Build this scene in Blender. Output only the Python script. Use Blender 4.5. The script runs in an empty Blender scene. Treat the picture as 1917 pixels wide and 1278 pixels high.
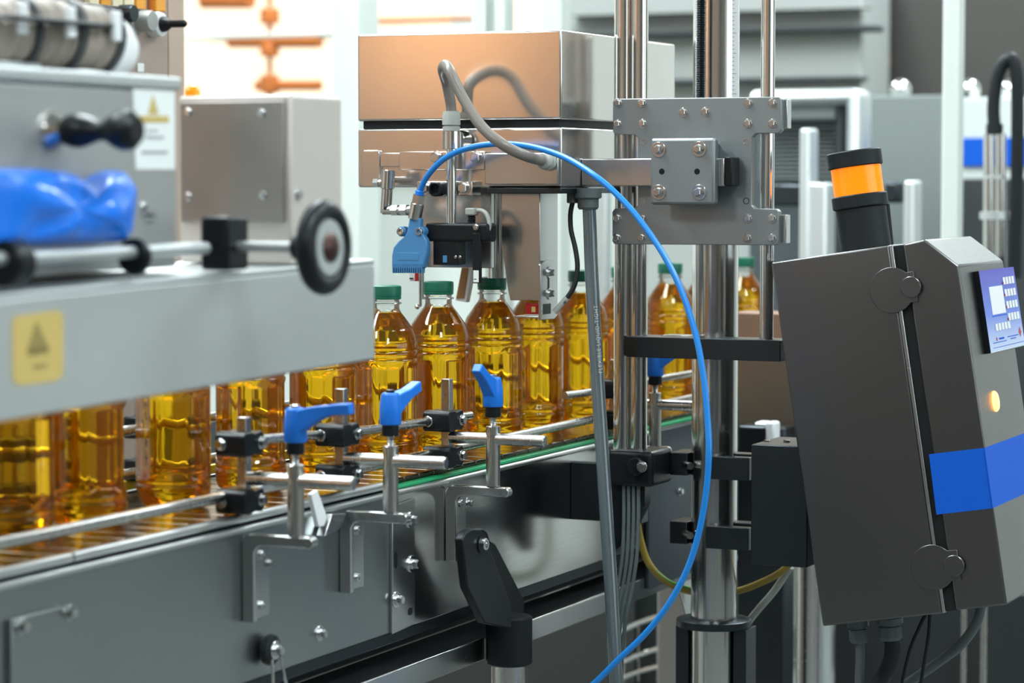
import bpy, bmesh, math, random
from mathutils import Vector, Matrix
random.seed(7)
C = bpy.context.scene.collection
sc = bpy.context.scene
# ------------------------------------------------------------------ camera, world, light, exposure
F, CX, CY = 4900.0, 958.5, 639.0            # focal length in pixels of the 1917 x 1278 frame
YAW, PITCH = math.radians(24.6), math.radians(-3.52)
CAM = Vector((0, 0, 1.35))
FW = Vector((math.cos(YAW) * math.cos(PITCH), math.sin(YAW) * math.cos(PITCH), math.sin(PITCH)))
RT = Vector((math.sin(YAW), -math.cos(YAW), 0))
UP = RT.cross(FW)
cd = bpy.data.cameras.new('camera'); cam = bpy.data.objects.new('camera', cd); C.objects.link(cam)
cd.sensor_fit = 'HORIZONTAL'; cd.sensor_width = 36; cd.lens = 36 * F / 1917
cd.clip_start = .05; cd.clip_end = 100
cd.dof.use_dof = True; cd.dof.focus_distance = 3.4; cd.dof.aperture_fstop = 4.6
m = Matrix((RT, UP, -FW)).transposed().to_4x4(); m.translation = CAM
cam.matrix_world = m; sc.camera = cam

w = bpy.data.worlds.new('world'); sc.world = w; w.use_nodes = True
w.node_tree.nodes['Background'].inputs[0].default_value = (.75, .85, .9, 1)
w.node_tree.nodes['Background'].inputs[1].default_value = .12
sc.view_settings.view_transform = 'Standard'; sc.view_settings.look = 'None'
sc.view_settings.gamma = 1; sc.view_settings.exposure = 0.45; sc.view_settings.use_curve_mapping = False
sc.cycles.use_denoising = True
sc.cycles.sample_clamp_indirect = 6
sc.cycles.max_bounces = 14; sc.cycles.transmission_bounces = 12; sc.cycles.transparent_max_bounces = 16
sc.cycles.glossy_bounces = 5; sc.cycles.diffuse_bounces = 3


def area(name, loc, rot, sx, sy, power, col):
    d = bpy.data.lights.new(name, 'AREA'); d.shape = 'RECTANGLE'; d.size = sx; d.size_y = sy
    d.energy = power; d.color = col
    o = bpy.data.objects.new(name, d); C.objects.link(o); o.location = loc; o.rotation_euler = rot
    return o


R = math.radians
COOL, WARM = (.86, .97, 1.0), (1.0, .62, .34)
LAMPS = [(-1.2, -1.3), (-1.2, 2.4), (1.6, -.6), (1.9, 3.0), (4.4, -1.0), (4.6, 2.6), (3.3, 2.1), (6.6, 1.0), (6.6, 3.9)]  # out of view; one near the bottle line is added to brighten the bottles
for lx, ly in LAMPS:
    area('lamp_light', (lx, ly, 3.52), (0, 0, 0), 1.5, .55, 52 if lx < 6 else 62, COOL)


# ------------------------------------------------------------------ helpers
def ray(px, py): return FW * F + RT * (px - CX) - UP * (py - CY)
def pX(px, py, X): d = ray(px, py); return CAM + d * (X / d.x)
def pY(px, py, Y): d = ray(px, py); return CAM + d * (Y / d.y)
def pZ(px, py, Z): d = ray(px, py); return CAM + d * ((Z - CAM.z) / d.z)
def V(*a): return Vector(a)
def lin(c): return tuple(((x / 255 + .055) / 1.055) ** 2.4 if x > 10 else x / 255 / 12.92 for x in c)


def thing(name, label, cat, loc, group=None):
    o = bpy.data.objects.new(name, None); C.objects.link(o); o.location = loc; o.empty_display_size = .05
    o['label'] = label; o['category'] = cat
    if group: o['group'] = group
    return o


def wloc(o):
    v = Vector((0, 0, 0))
    while o is not None:
        v += o.location; o = o.parent
    return v


def obj(name, bm, mat, parent=None, bev=0, sm=32, label=None, kind=None, seg=2):
    """link a bmesh built in world coordinates as ONE mesh object (under its thing when a parent is given)"""
    off = wloc(parent) if parent else None
    if off is None:
        lo = [min(v.co[i] for v in bm.verts) for i in range(3)]; hi = [max(v.co[i] for v in bm.verts) for i in range(3)]
        off = Vector(((lo[0] + hi[0]) / 2, (lo[1] + hi[1]) / 2, lo[2]))
    bmesh.ops.translate(bm, verts=bm.verts, vec=-off)
    bmesh.ops.recalc_face_normals(bm, faces=bm.faces)
    me = bpy.data.meshes.new(name); bm.to_mesh(me); bm.free()
    for p in me.polygons: p.use_smooth = True
    me.set_sharp_from_angle(angle=R(sm))
    me.materials.append(mat)
    o = bpy.data.objects.new(name, me); C.objects.link(o)
    if parent: o.parent = parent
    else: o.location = off
    if bev:
        b = o.modifiers.new('bevel', 'BEVEL'); b.width = bev; b.segments = seg; b.limit_method = 'ANGLE'; b.angle_limit = R(35)
        b.harden_normals = False
    if label: o['label'] = label
    if kind: o['kind'] = kind
    return o


def tag(o, label, cat, group=None, kind=None):
    o['label'] = label; o['category'] = cat
    if group: o['group'] = group
    if kind: o['kind'] = kind
    return o


def struct(name, bm, mat, bev=0):
    o = obj(name, bm, mat, None, bev); o['kind'] = 'structure'; return o


def B(): return bmesh.new()


def box(bm, a, b):
    lo = [min(a[i], b[i]) for i in range(3)]; hi = [max(a[i], b[i]) for i in range(3)]
    vs = [bm.verts.new((x, y, z)) for x in (lo[0], hi[0]) for y in (lo[1], hi[1]) for z in (lo[2], hi[2])]
    for f in ((0, 1, 3, 2), (4, 6, 7, 5), (0, 4, 5, 1), (2, 3, 7, 6), (0, 2, 6, 4), (1, 5, 7, 3)):
        bm.faces.new([vs[i] for i in f])
    return bm


def prism(bm, pts, vec):
    vec = Vector(vec)
    a = [bm.verts.new(p) for p in pts]; b = [bm.verts.new(Vector(p) + vec) for p in pts]
    n = len(a); bm.faces.new(a); bm.faces.new(b[::-1])
    for i in range(n): bm.faces.new((a[i], b[i], b[(i + 1) % n], a[(i + 1) % n]))
    return bm


def frame(n):
    n = Vector(n).normalized()
    t = Vector((0, 0, 1)) if abs(n.z) < .9 else Vector((1, 0, 0))
    u = t.cross(n).normalized(); return u, n.cross(u), n


def lathe(bm, prof, org, axis=(0, 0, 1), seg=32, cap=True, mod=None):
    """prof = [(r, h)]"""
    u, v, n = frame(axis); org = Vector(org); rings = []
    for r, h in prof:
        ring = []
        for k in range(seg):
            a = 2 * math.pi * k / seg; rr = r if mod is None else r - mod(a, h)
            ring.append(bm.verts.new(org + n * h + (u * math.cos(a) + v * math.sin(a)) * rr))
        rings.append(ring)
    for i in range(len(rings) - 1):
        for k in range(seg):
            bm.faces.new((rings[i][k], rings[i][(k + 1) % seg], rings[i + 1][(k + 1) % seg], rings[i + 1][k]))
    if cap:
        bm.faces.new(rings[0][::-1]); bm.faces.new(rings[-1])
    return bm


def cyl(bm, p0, p1, r, seg=28, r1=None, ch=0):
    p0, p1 = Vector(p0), Vector(p1); L = (p1 - p0).length; r1 = r if r1 is None else r1
    prof = [(r, 0), (r1, L)] if not ch else [(r - ch, 0), (r, ch), (r1, L - ch), (r1 - ch, L)]
    return lathe(bm, prof, p0, p1 - p0, seg)


def spline(pts, n=10):
    pts = [Vector(p) for p in pts]; P = [2 * pts[0] - pts[1]] + pts + [2 * pts[-1] - pts[-2]]; out = []
    for i in range(1, len(P) - 2):
        for k in range(n):
            t = k / n; a, b, c, d = P[i - 1], P[i], P[i + 1], P[i + 2]
            out.append(.5 * ((2 * b) + (c - a) * t + (2 * a - 5 * b + 4 * c - d) * t * t + (3 * b - a - 3 * c + d) * t ** 3))
    out.append(pts[-1]); return out


def tube(bm, pts, r, seg=14, n=10, smooth=True, rfun=None):
    P = spline(pts, n) if smooth else [Vector(p) for p in pts]
    t0 = (P[1] - P[0]).normalized(); u, v, _ = frame(t0); rings = []
    for i, p in enumerate(P):
        t = (P[min(i + 1, len(P) - 1)] - P[max(i - 1, 0)]).normalized()
        u = (u - t * u.dot(t)).normalized(); v = t.cross(u)
        rr = r if rfun is None else rfun(i / (len(P) - 1))
        rings.append([bm.verts.new(p + (u * math.cos(2 * math.pi * k / seg) + v * math.sin(2 * math.pi * k / seg)) * rr) for k in range(seg)])
    for i in range(len(rings) - 1):
        for k in range(seg):
            bm.faces.new((rings[i][k], rings[i][(k + 1) % seg], rings[i + 1][(k + 1) % seg], rings[i + 1][k]))
    bm.faces.new(rings[0][::-1]); bm.faces.new(rings[-1]); return bm


def sweep(bm, pts, w, h, side, n=6, smooth=True):
    """rectangular section (w along side, h across) along a path; w, h may be functions of 0..1"""
    P = spline(pts, n) if smooth else [Vector(p) for p in pts]; side = Vector(side).normalized(); rings = []
    for i, p in enumerate(P):
        t = (P[min(i + 1, len(P) - 1)] - P[max(i - 1, 0)]).normalized(); q = t.cross(side).normalized(); f = i / (len(P) - 1)
        ww = (w(f) if callable(w) else w) / 2; hh = (h(f) if callable(h) else h) / 2
        rings.append([bm.verts.new(p + side * a * ww + q * b * hh) for a, b in ((-1, -1), (1, -1), (1, 1), (-1, 1))])
    for i in range(len(rings) - 1):
        for k in range(4):
            bm.faces.new((rings[i][k], rings[i][(k + 1) % 4], rings[i + 1][(k + 1) % 4], rings[i + 1][k]))
    bm.faces.new(rings[0][::-1]); bm.faces.new(rings[-1]); return bm


def rrect(a, b, c, d, r, n=4):
    """rounded quad through 4 planar corners"""
    pts = [Vector(p) for p in (a, b, c, d)]; out = []
    for i in range(4):
        p, q, s = pts[i], pts[i - 1], pts[(i + 1) % 4]
        e, f = (q - p).normalized(), (s - p).normalized(); o = p + (e + f) * r
        for k in range(n + 1):
            t = k / n * math.pi / 2
            out.append(o - f * r * math.cos(t) - e * r * math.sin(t))
    return out


_bolts = {}


def bolt(parent, p, n, r, mat, kind='hex', name='bolt'):
    key = (round(r, 5), mat.name, kind)
    if key not in _bolts:
        bm = B()
        if kind == 'hex':
            lathe(bm, [(r * 1.02, -.0002), (r * 1.02, r * .22), (r * .98, r * .26)], (0, 0, 0), seg=20)
            lathe(bm, [(r * .80, r * .24), (r * .80, r * .82), (r * .68, r * .95)], (0, 0, 0), seg=6)
        elif kind == 'washer':
            lathe(bm, [(r * 1.25, -.0002), (r * 1.25, r * .18), (r * 1.2, r * .22)], (0, 0, 0), seg=24)
            lathe(bm, [(r * .78, r * .2), (r * .78, r * .5), (r * .62, r * .55)], (0, 0, 0), seg=20)
            lathe(bm, [(r * .66, r * .5), (r * .66, r * 1.05), (r * .55, r * 1.2)], (0, 0, 0), seg=6)
        else:                                   # socket cap screw
            lathe(bm, [(r, -.0002), (r, r * .7), (r * .9, r * .82), (r * .55, r * .82), (r * .5, r * .35), (r * .05, r * .3)], (0, 0, 0), seg=20)
        me = bpy.data.meshes.new(name); bmesh.ops.recalc_face_normals(bm, faces=bm.faces); bm.to_mesh(me); bm.free()
        for q in me.polygons: q.use_smooth = True
        me.set_sharp_from_angle(angle=R(28)); me.materials.append(mat); _bolts[key] = me
    o = bpy.data.objects.new(name, _bolts[key]); C.objects.link(o); o.parent = parent
    u, v, nn = frame(n); M = Matrix((u, v, nn)).transposed()
    o.rotation_euler = M.to_euler(); o.location = Vector(p) - wloc(parent)
    return o


# ------------------------------------------------------------------ materials
def new_mat(name):
    mt = bpy.data.materials.new(name); mt.use_nodes = True; nt = mt.node_tree
    return mt, nt, nt.nodes['Principled BSDF']


def brushed(name, col, rough=.28, stretch=(4, 4, 160), var=.10, bump=.02, metal=1.0, blotch=.06):
    mt, nt, b = new_mat(name); N, L = nt.nodes, nt.links
    tc = N.new('ShaderNodeTexCoord'); mp = N.new('ShaderNodeMapping'); mp.inputs['Scale'].default_value = stretch
    n1 = N.new('ShaderNodeTexNoise'); n1.inputs['Scale'].default_value = 6; n1.inputs['Detail'].default_value = 6
    L.new(tc.outputs['Object'], mp.inputs['Vector']); L.new(mp.outputs['Vector'], n1.inputs['Vector'])
    mr = N.new('ShaderNodeMapRange'); mr.inputs['To Min'].default_value = rough - var * .6; mr.inputs['To Max'].default_value = rough + var
    L.new(n1.outputs['Fac'], mr.inputs['Value']); L.new(mr.outputs['Result'], b.inputs['Roughness'])
    n2 = N.new('ShaderNodeTexNoise'); n2.inputs['Scale'].default_value = 9; n2.inputs['Detail'].default_value = 4
    L.new(tc.outputs['Object'], n2.inputs['Vector'])
    mx = N.new('ShaderNodeMix'); mx.data_type = 'RGBA'
    mx.inputs['A'].default_value = (*[c * (1 - blotch) for c in col], 1); mx.inputs['B'].default_value = (*[min(1, c * (1 + blotch)) for c in col], 1)
    L.new(n2.outputs['Fac'], mx.inputs['Factor']); L.new(mx.outputs['Result'], b.inputs['Base Color'])
    b.inputs['Metallic'].default_value = metal
    if bump:
        bp = N.new('ShaderNodeBump'); bp.inputs['Strength'].default_value = bump; bp.inputs['Distance'].default_value = .002
        L.new(n1.outputs['Fac'], bp.inputs['Height']); L.new(bp.outputs['Normal'], b.inputs['Normal'])
    return mt


def plain(name, col, rough=.45, metal=0, emit=None, estr=0, noise=.08, scale=60, bump=.0, coat=0):
    mt, nt, b = new_mat(name); N, L = nt.nodes, nt.links
    tc = N.new('ShaderNodeTexCoord'); n2 = N.new('ShaderNodeTexNoise'); n2.inputs['Scale'].default_value = scale; n2.inputs['Detail'].default_value = 4
    L.new(tc.outputs['Object'], n2.inputs['Vector'])
    mx = N.new('ShaderNodeMix'); mx.data_type = 'RGBA'
    mx.inputs['A'].default_value = (*[c * (1 - noise) for c in col], 1); mx.inputs['B'].default_value = (*[min(1, c * (1 + noise)) for c in col], 1)
    L.new(n2.outputs['Fac'], mx.inputs['Factor']); L.new(mx.outputs['Result'], b.inputs['Base Color'])
    b.inputs['Roughness'].default_value = rough; b.inputs['Metallic'].default_value = metal
    b.inputs['Coat Weight'].default_value = coat
    if bump:
        bp = N.new('ShaderNodeBump'); bp.inputs['Strength'].default_value = bump; bp.inputs['Distance'].default_value = .001
        L.new(n2.outputs['Fac'], bp.inputs['Height']); L.new(bp.outputs['Normal'], b.inputs['Normal'])
    if emit:
        b.inputs['Emission Color'].default_value = (*emit, 1); b.inputs['Emission Strength'].default_value = estr
    return mt


STEEL = brushed('brushed_steel', (.56, .57, .57), .25, (3, 3, 120), .04, .004)
STEEL_H = brushed('brushed_steel_head', (.70, .67, .64), .19, (2, 2, 60), .015, 0)
STEEL_X = brushed('brushed_steel_box', (.172, .172, .172), .30, (6, 40, 120), .05, .006)
STEEL_P = brushed('side_panel_steel', (.36, .385, .385), .34, (3, 3, 60), .06)
STEEL_M = brushed('mirror_panel_steel', (.58, .58, .57), .17, (3, 3, 60), .05, .008)
MATTE = brushed('blasted_steel_plate', (.29, .32, .33), .46, (30, 30, 30), .06, .03)
ROD = brushed('polished_rod', (.72, .72, .71), .12, (60, 60, 8), .06, .004)
SATIN = brushed('satin_rod', (.58, .57, .55), .24, (60, 60, 8), .08, .01)
BOLT = brushed('bolt_steel', (.62, .63, .63), .2, (8, 8, 8), .05, .0)
CHROME = brushed('plated_fitting', (.72, .69, .66), .16, (8, 8, 8), .04, .0)
DARKST = brushed('dark_steel', (.055, .064, .072), .36, (8, 8, 8), .06, .01)
ALU = brushed('aluminium_cover', (.60, .63, .63), .42, (4, 4, 40), .06, .01, .75)
ALU_D = brushed('aluminium_housing', (.42, .43, .42), .45, (4, 4, 40), .06, .01, .6)
BLACK = plain('black_plastic', (.007, .009, .012), .36, noise=.2, bump=.05)
BLACK.node_tree.nodes['Principled BSDF'].inputs['Specular IOR Level'].default_value = .28
RUBBER = plain('black_rubber', (.010, .013, .015), .5, noise=.2)
RUBBER.node_tree.nodes['Principled BSDF'].inputs['Specular IOR Level'].default_value = .3
BLUE = plain('blue_plastic', lin((14, 112, 215)), .40, noise=.06, scale=400, bump=.06)
BLUE_L = plain('pale_blue_plastic', lin((70, 130, 180)), .42, noise=.05)
BLUE_H = plain('blue_hose', lin((30, 130, 215)), .28, noise=.04)
BLUE_F = plain('blue_film', lin((12, 118, 235)), .30, noise=.08, scale=20, coat=.3)
BLUE_V = plain('blue_vinyl', lin((0, 86, 196)), .6, noise=.05)
BLUE_V.node_tree.nodes['Principled BSDF'].inputs['Specular IOR Level'].default_value = .25
GREEN = plain('green_cap', lin((0, 92, 70)), .42, noise=.06)
GREEN_S = plain('green_strip', lin((15, 150, 95)), .45, noise=.06)
GREY_H = plain('grey_hose', lin((125, 118, 112)), .30, noise=.05)
GREY_P = plain('grey_plastic', lin((170, 172, 166)), .45, noise=.05)
GREY_D = plain('grey_dark_plastic', lin((88, 96, 98)), .5, noise=.06)
WHITE = plain('white_plastic', lin((228, 230, 232)), .42, noise=.03)
PAPER = plain('label_paper', lin((232, 236, 234)), .6, noise=.02)
YELLOW = plain('yellow_sticker', lin((198, 174, 102)), .6, noise=.05)
YELLOW_D = plain('yellow_sticker_print', lin((146, 130, 74)), .6, noise=.05)
PRINT = plain('grey_print', lin((165, 168, 170)), .6, noise=.03)
OCHRE = plain('earth_cable', lin((150, 128, 48)), .45, noise=.12, scale=90)
CABLE_G = plain('earth_stripe', lin((95, 160, 60)), .45, noise=.05)
TAN = plain('tan_strip', lin((150, 105, 60)), .55, noise=.10)
RED = plain('red_sensor', lin((170, 20, 30)), .35, noise=.05)
CREAM = plain('cream_button', lin((235, 222, 190)), .4, noise=.04)
AMBERB = plain('amber_button', lin((235, 160, 50)), .4, noise=.05)
WALLM = plain('wall_paint', lin((216, 218, 214)), .8, noise=.03, scale=3)
WALLD = plain('wall_paint_dark', lin((120, 118, 112)), .8, noise=.05, scale=3)
CEIL = plain('ceiling_paint', lin((190, 192, 190)), .85, noise=.04, scale=3)
FLOORM = plain('floor_resin', lin((108, 112, 110)), .35, noise=.10, scale=4)
PANELG = plain('grey_panel', lin((128, 136, 134)), .55, .2, noise=.04, scale=5)
PANELW = plain('white_panel', lin((205, 212, 206)), .5, noise=.03, scale=5)
DUCTD = plain('dark_duct', lin((48, 52, 54)), .5, noise=.1, scale=10)
DARKBG = plain('dark_bg_block', lin((66, 64, 60)), .6, noise=.08, scale=3)
BROWN = plain('brown_panel', lin((128, 100, 82)), .5, .3, noise=.06, scale=6)
RUST = plain('orange_pipe', lin((190, 105, 40)), .5, noise=.15, scale=8)
HOSE_W = plain('wrapped_duct', lin((150, 140, 130)), .55, noise=.18, scale=14, bump=.3)
ORANGE = plain('orange_lens', lin((255, 130, 0)), .25, emit=lin((255, 120, 0)), estr=.55, noise=.05)
REFLECT_GLOW = plain('reflection_glow', lin((255, 150, 60)), .25, emit=(1.0, .42, .10), estr=3.0)  # glowing colour standing in for a lamp's reflection
LAMP_D = plain('lamp_diffuser', (.9, .9, .9), .5, emit=(.92, .98, 1), estr=4.0)
GLOW = plain('window_daylight_glow', (.9, .8, .7), .5, emit=(1.0, .76, .55), estr=.84)


def keypad_mat():
    mt, nt, b = new_mat('keypad_film'); N, L = nt.nodes, nt.links
    tc = N.new('ShaderNodeTexCoord'); sp = N.new('ShaderNodeSeparateXYZ'); cr = N.new('ShaderNodeValToRGB')
    L.new(tc.outputs['Generated'], sp.inputs[0]); L.new(sp.outputs['Z'], cr.inputs[0]); L.new(cr.outputs[0], b.inputs['Base Color'])
    cr.color_ramp.elements[0].color = (*lin((195, 208, 232)), 1); cr.color_ramp.elements[1].color = (*lin((62, 56, 178)), 1)
    e = cr.color_ramp.elements.new(.45); e.color = (*lin((88, 120, 210)), 1); b.inputs['Roughness'].default_value = .35
    return mt


KEYPAD = keypad_mat()


def juice_mat():
    mt, nt, b = new_mat('amber_juice'); N, L = nt.nodes, nt.links; out = N['Material Output']
    gl = N.new('ShaderNodeBsdfGlass'); gl.inputs['Color'].default_value = (1, .75, .115, 1); gl.inputs['IOR'].default_value = 1.34
    gl.inputs['Roughness'].default_value = .02
    tc = N.new('ShaderNodeTexCoord'); mp = N.new('ShaderNodeMapping'); mp.inputs['Scale'].default_value = (110, 110, 9)
    ns = N.new('ShaderNodeTexNoise'); ns.inputs['Scale'].default_value = 1.0; ns.inputs['Detail'].default_value = 3
    L.new(tc.outputs['Object'], mp.inputs['Vector']); L.new(mp.outputs['Vector'], ns.inputs['Vector'])
    bp = N.new('ShaderNodeBump'); bp.inputs['Strength'].default_value = .35; bp.inputs['Distance'].default_value = .0012
    L.new(ns.outputs['Fac'], bp.inputs['Height']); L.new(bp.outputs['Normal'], gl.inputs['Normal'])
    tr = N.new('ShaderNodeBsdfTranslucent'); tr.inputs['Color'].default_value = (1, .60, .03, 1)
    df = N.new('ShaderNodeBsdfDiffuse'); df.inputs['Color'].default_value = (1, .50, .012, 1)
    m0 = N.new('ShaderNodeMixShader'); m0.inputs[0].default_value = .4; L.new(tr.outputs[0], m0.inputs[1]); L.new(df.outputs[0], m0.inputs[2])
    m1 = N.new('ShaderNodeMixShader'); m1.inputs[0].default_value = .07
    L.new(gl.outputs[0], m1.inputs[1]); L.new(m0.outputs[0], m1.inputs[2]); L.new(m1.outputs[0], out.inputs['Surface'])
    return mt


def film_mat(name, tint, rough=.03, ior=1.5, gain=1.0):
    """thin clear plastic wall: see-through with a Fresnel gloss"""
    mt, nt, b = new_mat(name); N, L = nt.nodes, nt.links; out = N['Material Output']
    t = N.new('ShaderNodeBsdfTransparent'); t.inputs[0].default_value = (*tint, 1)
    g = N.new('ShaderNodeBsdfGlossy'); g.inputs['Roughness'].default_value = rough
    fr = N.new('ShaderNodeFresnel'); fr.inputs['IOR'].default_value = ior
    mm = N.new('ShaderNodeMath'); mm.operation = 'MULTIPLY'; mm.inputs[1].default_value = gain; L.new(fr.outputs[0], mm.inputs[0])
    mx = N.new('ShaderNodeMixShader'); L.new(mm.outputs[0], mx.inputs[0]); L.new(t.outputs[0], mx.inputs[1]); L.new(g.outputs[0], mx.inputs[2])
    L.new(mx.outputs[0], out.inputs['Surface']); return mt


JUICE = juice_mat()
PET = film_mat('clear_bottle_plastic', (.99, .99, .985), .035, 1.55, .9)
GLASS = film_mat('window_glass', (.97, .98, .97), .02, 1.45)
CLEARH = plain('grey_conduit', lin((84, 95, 100)), .16, noise=.05, coat=.8)

# ------------------------------------------------------------------ the room
X0, X1, Y0, Y1, H = -4.0, 7.5, -4.0, 5.5, 3.7
struct('floor', box(B(), (X0, Y0, -.1), (X1, Y1, 0)), FLOORM)
struct('ceiling', box(B(), (X0, Y0, H), (X1, Y1, H + .1)), CEIL)


def wall_with_window(name, mat, p, q, zlo, zhi, a, b, const, axis, th):
    """wall between p..q along one axis, opening a..b x zlo..zhi"""
    bm = B()
    def slab(s, t, z0, z1):
        if axis == 'Y': box(bm, (const, s, z0), (const + th, t, z1))
        else: box(bm, (s, const, z0), (t, const + th, z1))
    slab(p, a, 0, H); slab(b, q, 0, H); slab(a, b, 0, zlo); slab(a, b, zhi, H)
    return struct(name, bm, mat)


wall_with_window('wall_far', WALLM, Y0, Y1, 1.55, 3.3, 2.30, 5.05, X1, 'Y', .12)
wall_with_window('wall_left', WALLM, X0, X1, 1.72, 3.4, -3.85, -2.3, Y1, 'X', .12)
wall_with_window('wall_right', WALLD, X0, X1, 1.3, 3.3, .6, 5.2, Y0 - .12, 'X', .12)
wall_with_window('wall_back', plain('wall_paint_back', lin((178, 156, 138)), .8, noise=.05, scale=3), Y0, Y1, 1.72, 3.4, 4.85, 5.42, X0 - .12, 'Y', .12)


struct('trim_added_1', box(B(), (X0, Y0, 0), (X0 + .04, Y1, 1.22)), plain('added_dark_band', lin((52, 52, 52)), .7, noise=.1, scale=4))  # unseen dark band, added to darken what the control box reflects


def window(name, frame_boxes, pane, sky, glow=None):
    bm = B()
    for a, b in frame_boxes: box(bm, a, b)
    o = struct(name, bm, PANELW)
    off = o.location
    g = obj('pane', box(B(), *pane), GLASS, o)
    s = obj('glow_panel', box(B(), *sky), glow or GLOW, o)


fy = [2.30, 3.62, 5.05]
window('window_1', [((X1 + .02, y - .04, 1.55), (X1 + .08, y + .04, 3.3)) for y in fy] + [((X1 + .02, 2.3, z - .035), (X1 + .08, 5.05, z + .035)) for z in (1.58, 3.27)],
       ((X1 + .045, 2.3, 1.55), (X1 + .052, 5.05, 3.3)), ((X1 + .125, 2.2, 1.45), (X1 + .14, 5.15, 3.4)))
ADDED_WARM = plain('added_warm_glow', (.9, .8, .7), .5, emit=(1.0, .48, .21), estr=3.4)  # warm glow for unseen windows added to tint the capping head
ADDED_COOL = plain('added_cool_glow', (.8, .85, .9), .5, emit=(.88, .95, 1.0), estr=1.5)  # cool glow for an unseen window added as side light
fx = [-3.85, -3.05, -2.3]
window('window_added_2', [((x - .035, Y1 + .02, 1.72), (x + .035, Y1 + .08, 3.4)) for x in fx] + [((-3.85, Y1 + .02, z - .03), (-2.3, Y1 + .08, z + .03)) for z in (1.75, 3.37)],
       ((-3.85, Y1 + .045, 1.72), (-2.3, Y1 + .052, 3.4)), ((-3.95, Y1 + .125, 1.62), (-2.2, Y1 + .14, 3.5)), ADDED_WARM)  # out of view, added so the head mirrors a warm tone
window('window_added_3', [((x - .035, Y0 - .08, 1.3), (x + .035, Y0 - .02, 3.3)) for x in (.6, 1.75, 2.9, 4.05, 5.2)] + [((.6, Y0 - .08, z - .03), (5.2, Y0 - .02, z + .03)) for z in (1.33, 3.27)],
       ((.6, Y0 - .052, 1.3), (5.2, Y0 - .045, 3.3)), ((.5, Y0 - .14, 1.2), (5.3, Y0 - .125, 3.4)), ADDED_COOL)  # out of view, added to brighten the rods, cover and side panels
window('window_added_4', [((X0 - .08, y - .03, 1.72), (X0 - .02, y + .03, 3.4)) for y in (4.85, 5.42)] + [((X0 - .08, 4.85, z - .03), (X0 - .02, 5.42, z + .03)) for z in (1.75, 3.37)],
       ((X0 - .052, 4.85, 1.72), (X0 - .045, 5.42, 3.4)), ((X0 - .14, 4.78, 1.62), (X0 - .125, 5.5, 3.5)), ADDED_WARM)  # second unseen window added for the warm reflection on the head

for k, (lx, ly) in enumerate(LAMPS):
    t = thing('ceiling_lamp', 'long ceiling lamp with a white diffuser, above the filling line out of the frame', 'lamp', (lx, ly, 3.55), 'ceiling lamps')
    bm = B(); box(bm, (lx - .8, ly - .19, 3.60), (lx + .8, ly + .19, 3.70)); obj('lamp_housing', bm, PANELW, t)
    obj('diffuser', box(B(), (lx - .77, ly - .16, 3.565), (lx + .77, ly + .16, 3.60)), LAMP_D, t)
    obj('suspension', box(B(), (lx - .7, ly - .01, 3.69), (lx + .7, ly + .01, 3.705)), PANELW, t)


# ------------------------------------------------------------------ bottles
RB, HB, BELT, YB = .0395, .229, .985, 1.56


def smooth01(a, b, x):
    t = max(0, min(1, (x - a) / (b - a))); return t * t * (3 - 2 * t)


KEYS = [(0, .028), (.0015, .033), (.006, .0388), (.012, .0410), (.020, .0418), (.026, .0418), (.0285, .0404), (.031, .0418), (.134, .0416), (.1355, .0396), (.138, .0419),
        (.1445, .0420), (.1465, .0398), (.149, .0420), (.155, .0416), (.1635, .0393), (.172, .0364), (.1804, .0306), (.1888, .0246), (.194, .0205), (.1975, .0186), (.200, .0180)]
NECK = [(.2045, .0180), (.2055, .0208), (.2075, .0208), (.2085, .0180), (.2105, .0178), (.211, .0188), (.2125, .0188), (.2128, .0176), (.216, .0176)]


def rprof(keys, zs):
    out = []
    for z in zs:
        for (a, ra), (b, rb) in zip(keys, keys[1:]):
            if a <= z <= b:
                out.append((ra + (rb - ra) * (z - a) / (b - a), z)); break
    return out


def panel_mod(a, z):
    wz = smooth01(.033, .042, z) * (1 - smooth01(.122, .131, z))
    g = abs(((a / (2 * math.pi) * 6) % 1) - .5) * 2            # 0 in the middle of a panel, 1 on the rib
    d = .0036 * (1 - smooth01(.64, .84, g)) * wz
    wf = smooth01(.0, .004, z) * (1 - smooth01(.014, .022, z)) # petaloid foot
    return d + .0016 * wf * (math.cos(a * 5) * .5 + .5)


def zlist(a, b, n): return [a + (b - a) * i / n for i in range(n + 1)]


ZS = sorted(set([k[0] for k in KEYS] + zlist(.002, .030, 10) + zlist(.031, .134, 40) + zlist(.15, .2, 16)))
t = thing('juice_bottle', 'x', 'bottle', (0, 0, 0), 'amber bottles standing in a row on the conveyor chain')
bm = B(); lathe(bm, rprof(KEYS, ZS) + [(r, z) for z, r in NECK], (0, 0, 0), seg=72, mod=panel_mod, cap=False)
obj('bottle_wall', bm, PET, t, sm=60)
zj = [z for z in ZS if z <= .1965]
bm = B(); lathe(bm, [(r - .0007, max(z, .0008)) for r, z in rprof(KEYS, zj)], (0, 0, 0), seg=72, mod=panel_mod); obj('juice', bm, JUICE, t, sm=60)
bm = B()
lathe(bm, [(.0193, .2115), (.0202, .2120), (.0204, .2148), (.0198, .2154), (.0205, .2160), (.0206, .2262), (.0200, .2284), (.0180, .2292)], (0, 0, 0), seg=90,
      mod=lambda a, z: .0003 * (math.cos(a * 45) > 0) * (z > .2155) * (z < .2265))
cap0 = obj('cap', bm, GREEN, t, sm=40)
BOT = t
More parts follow.
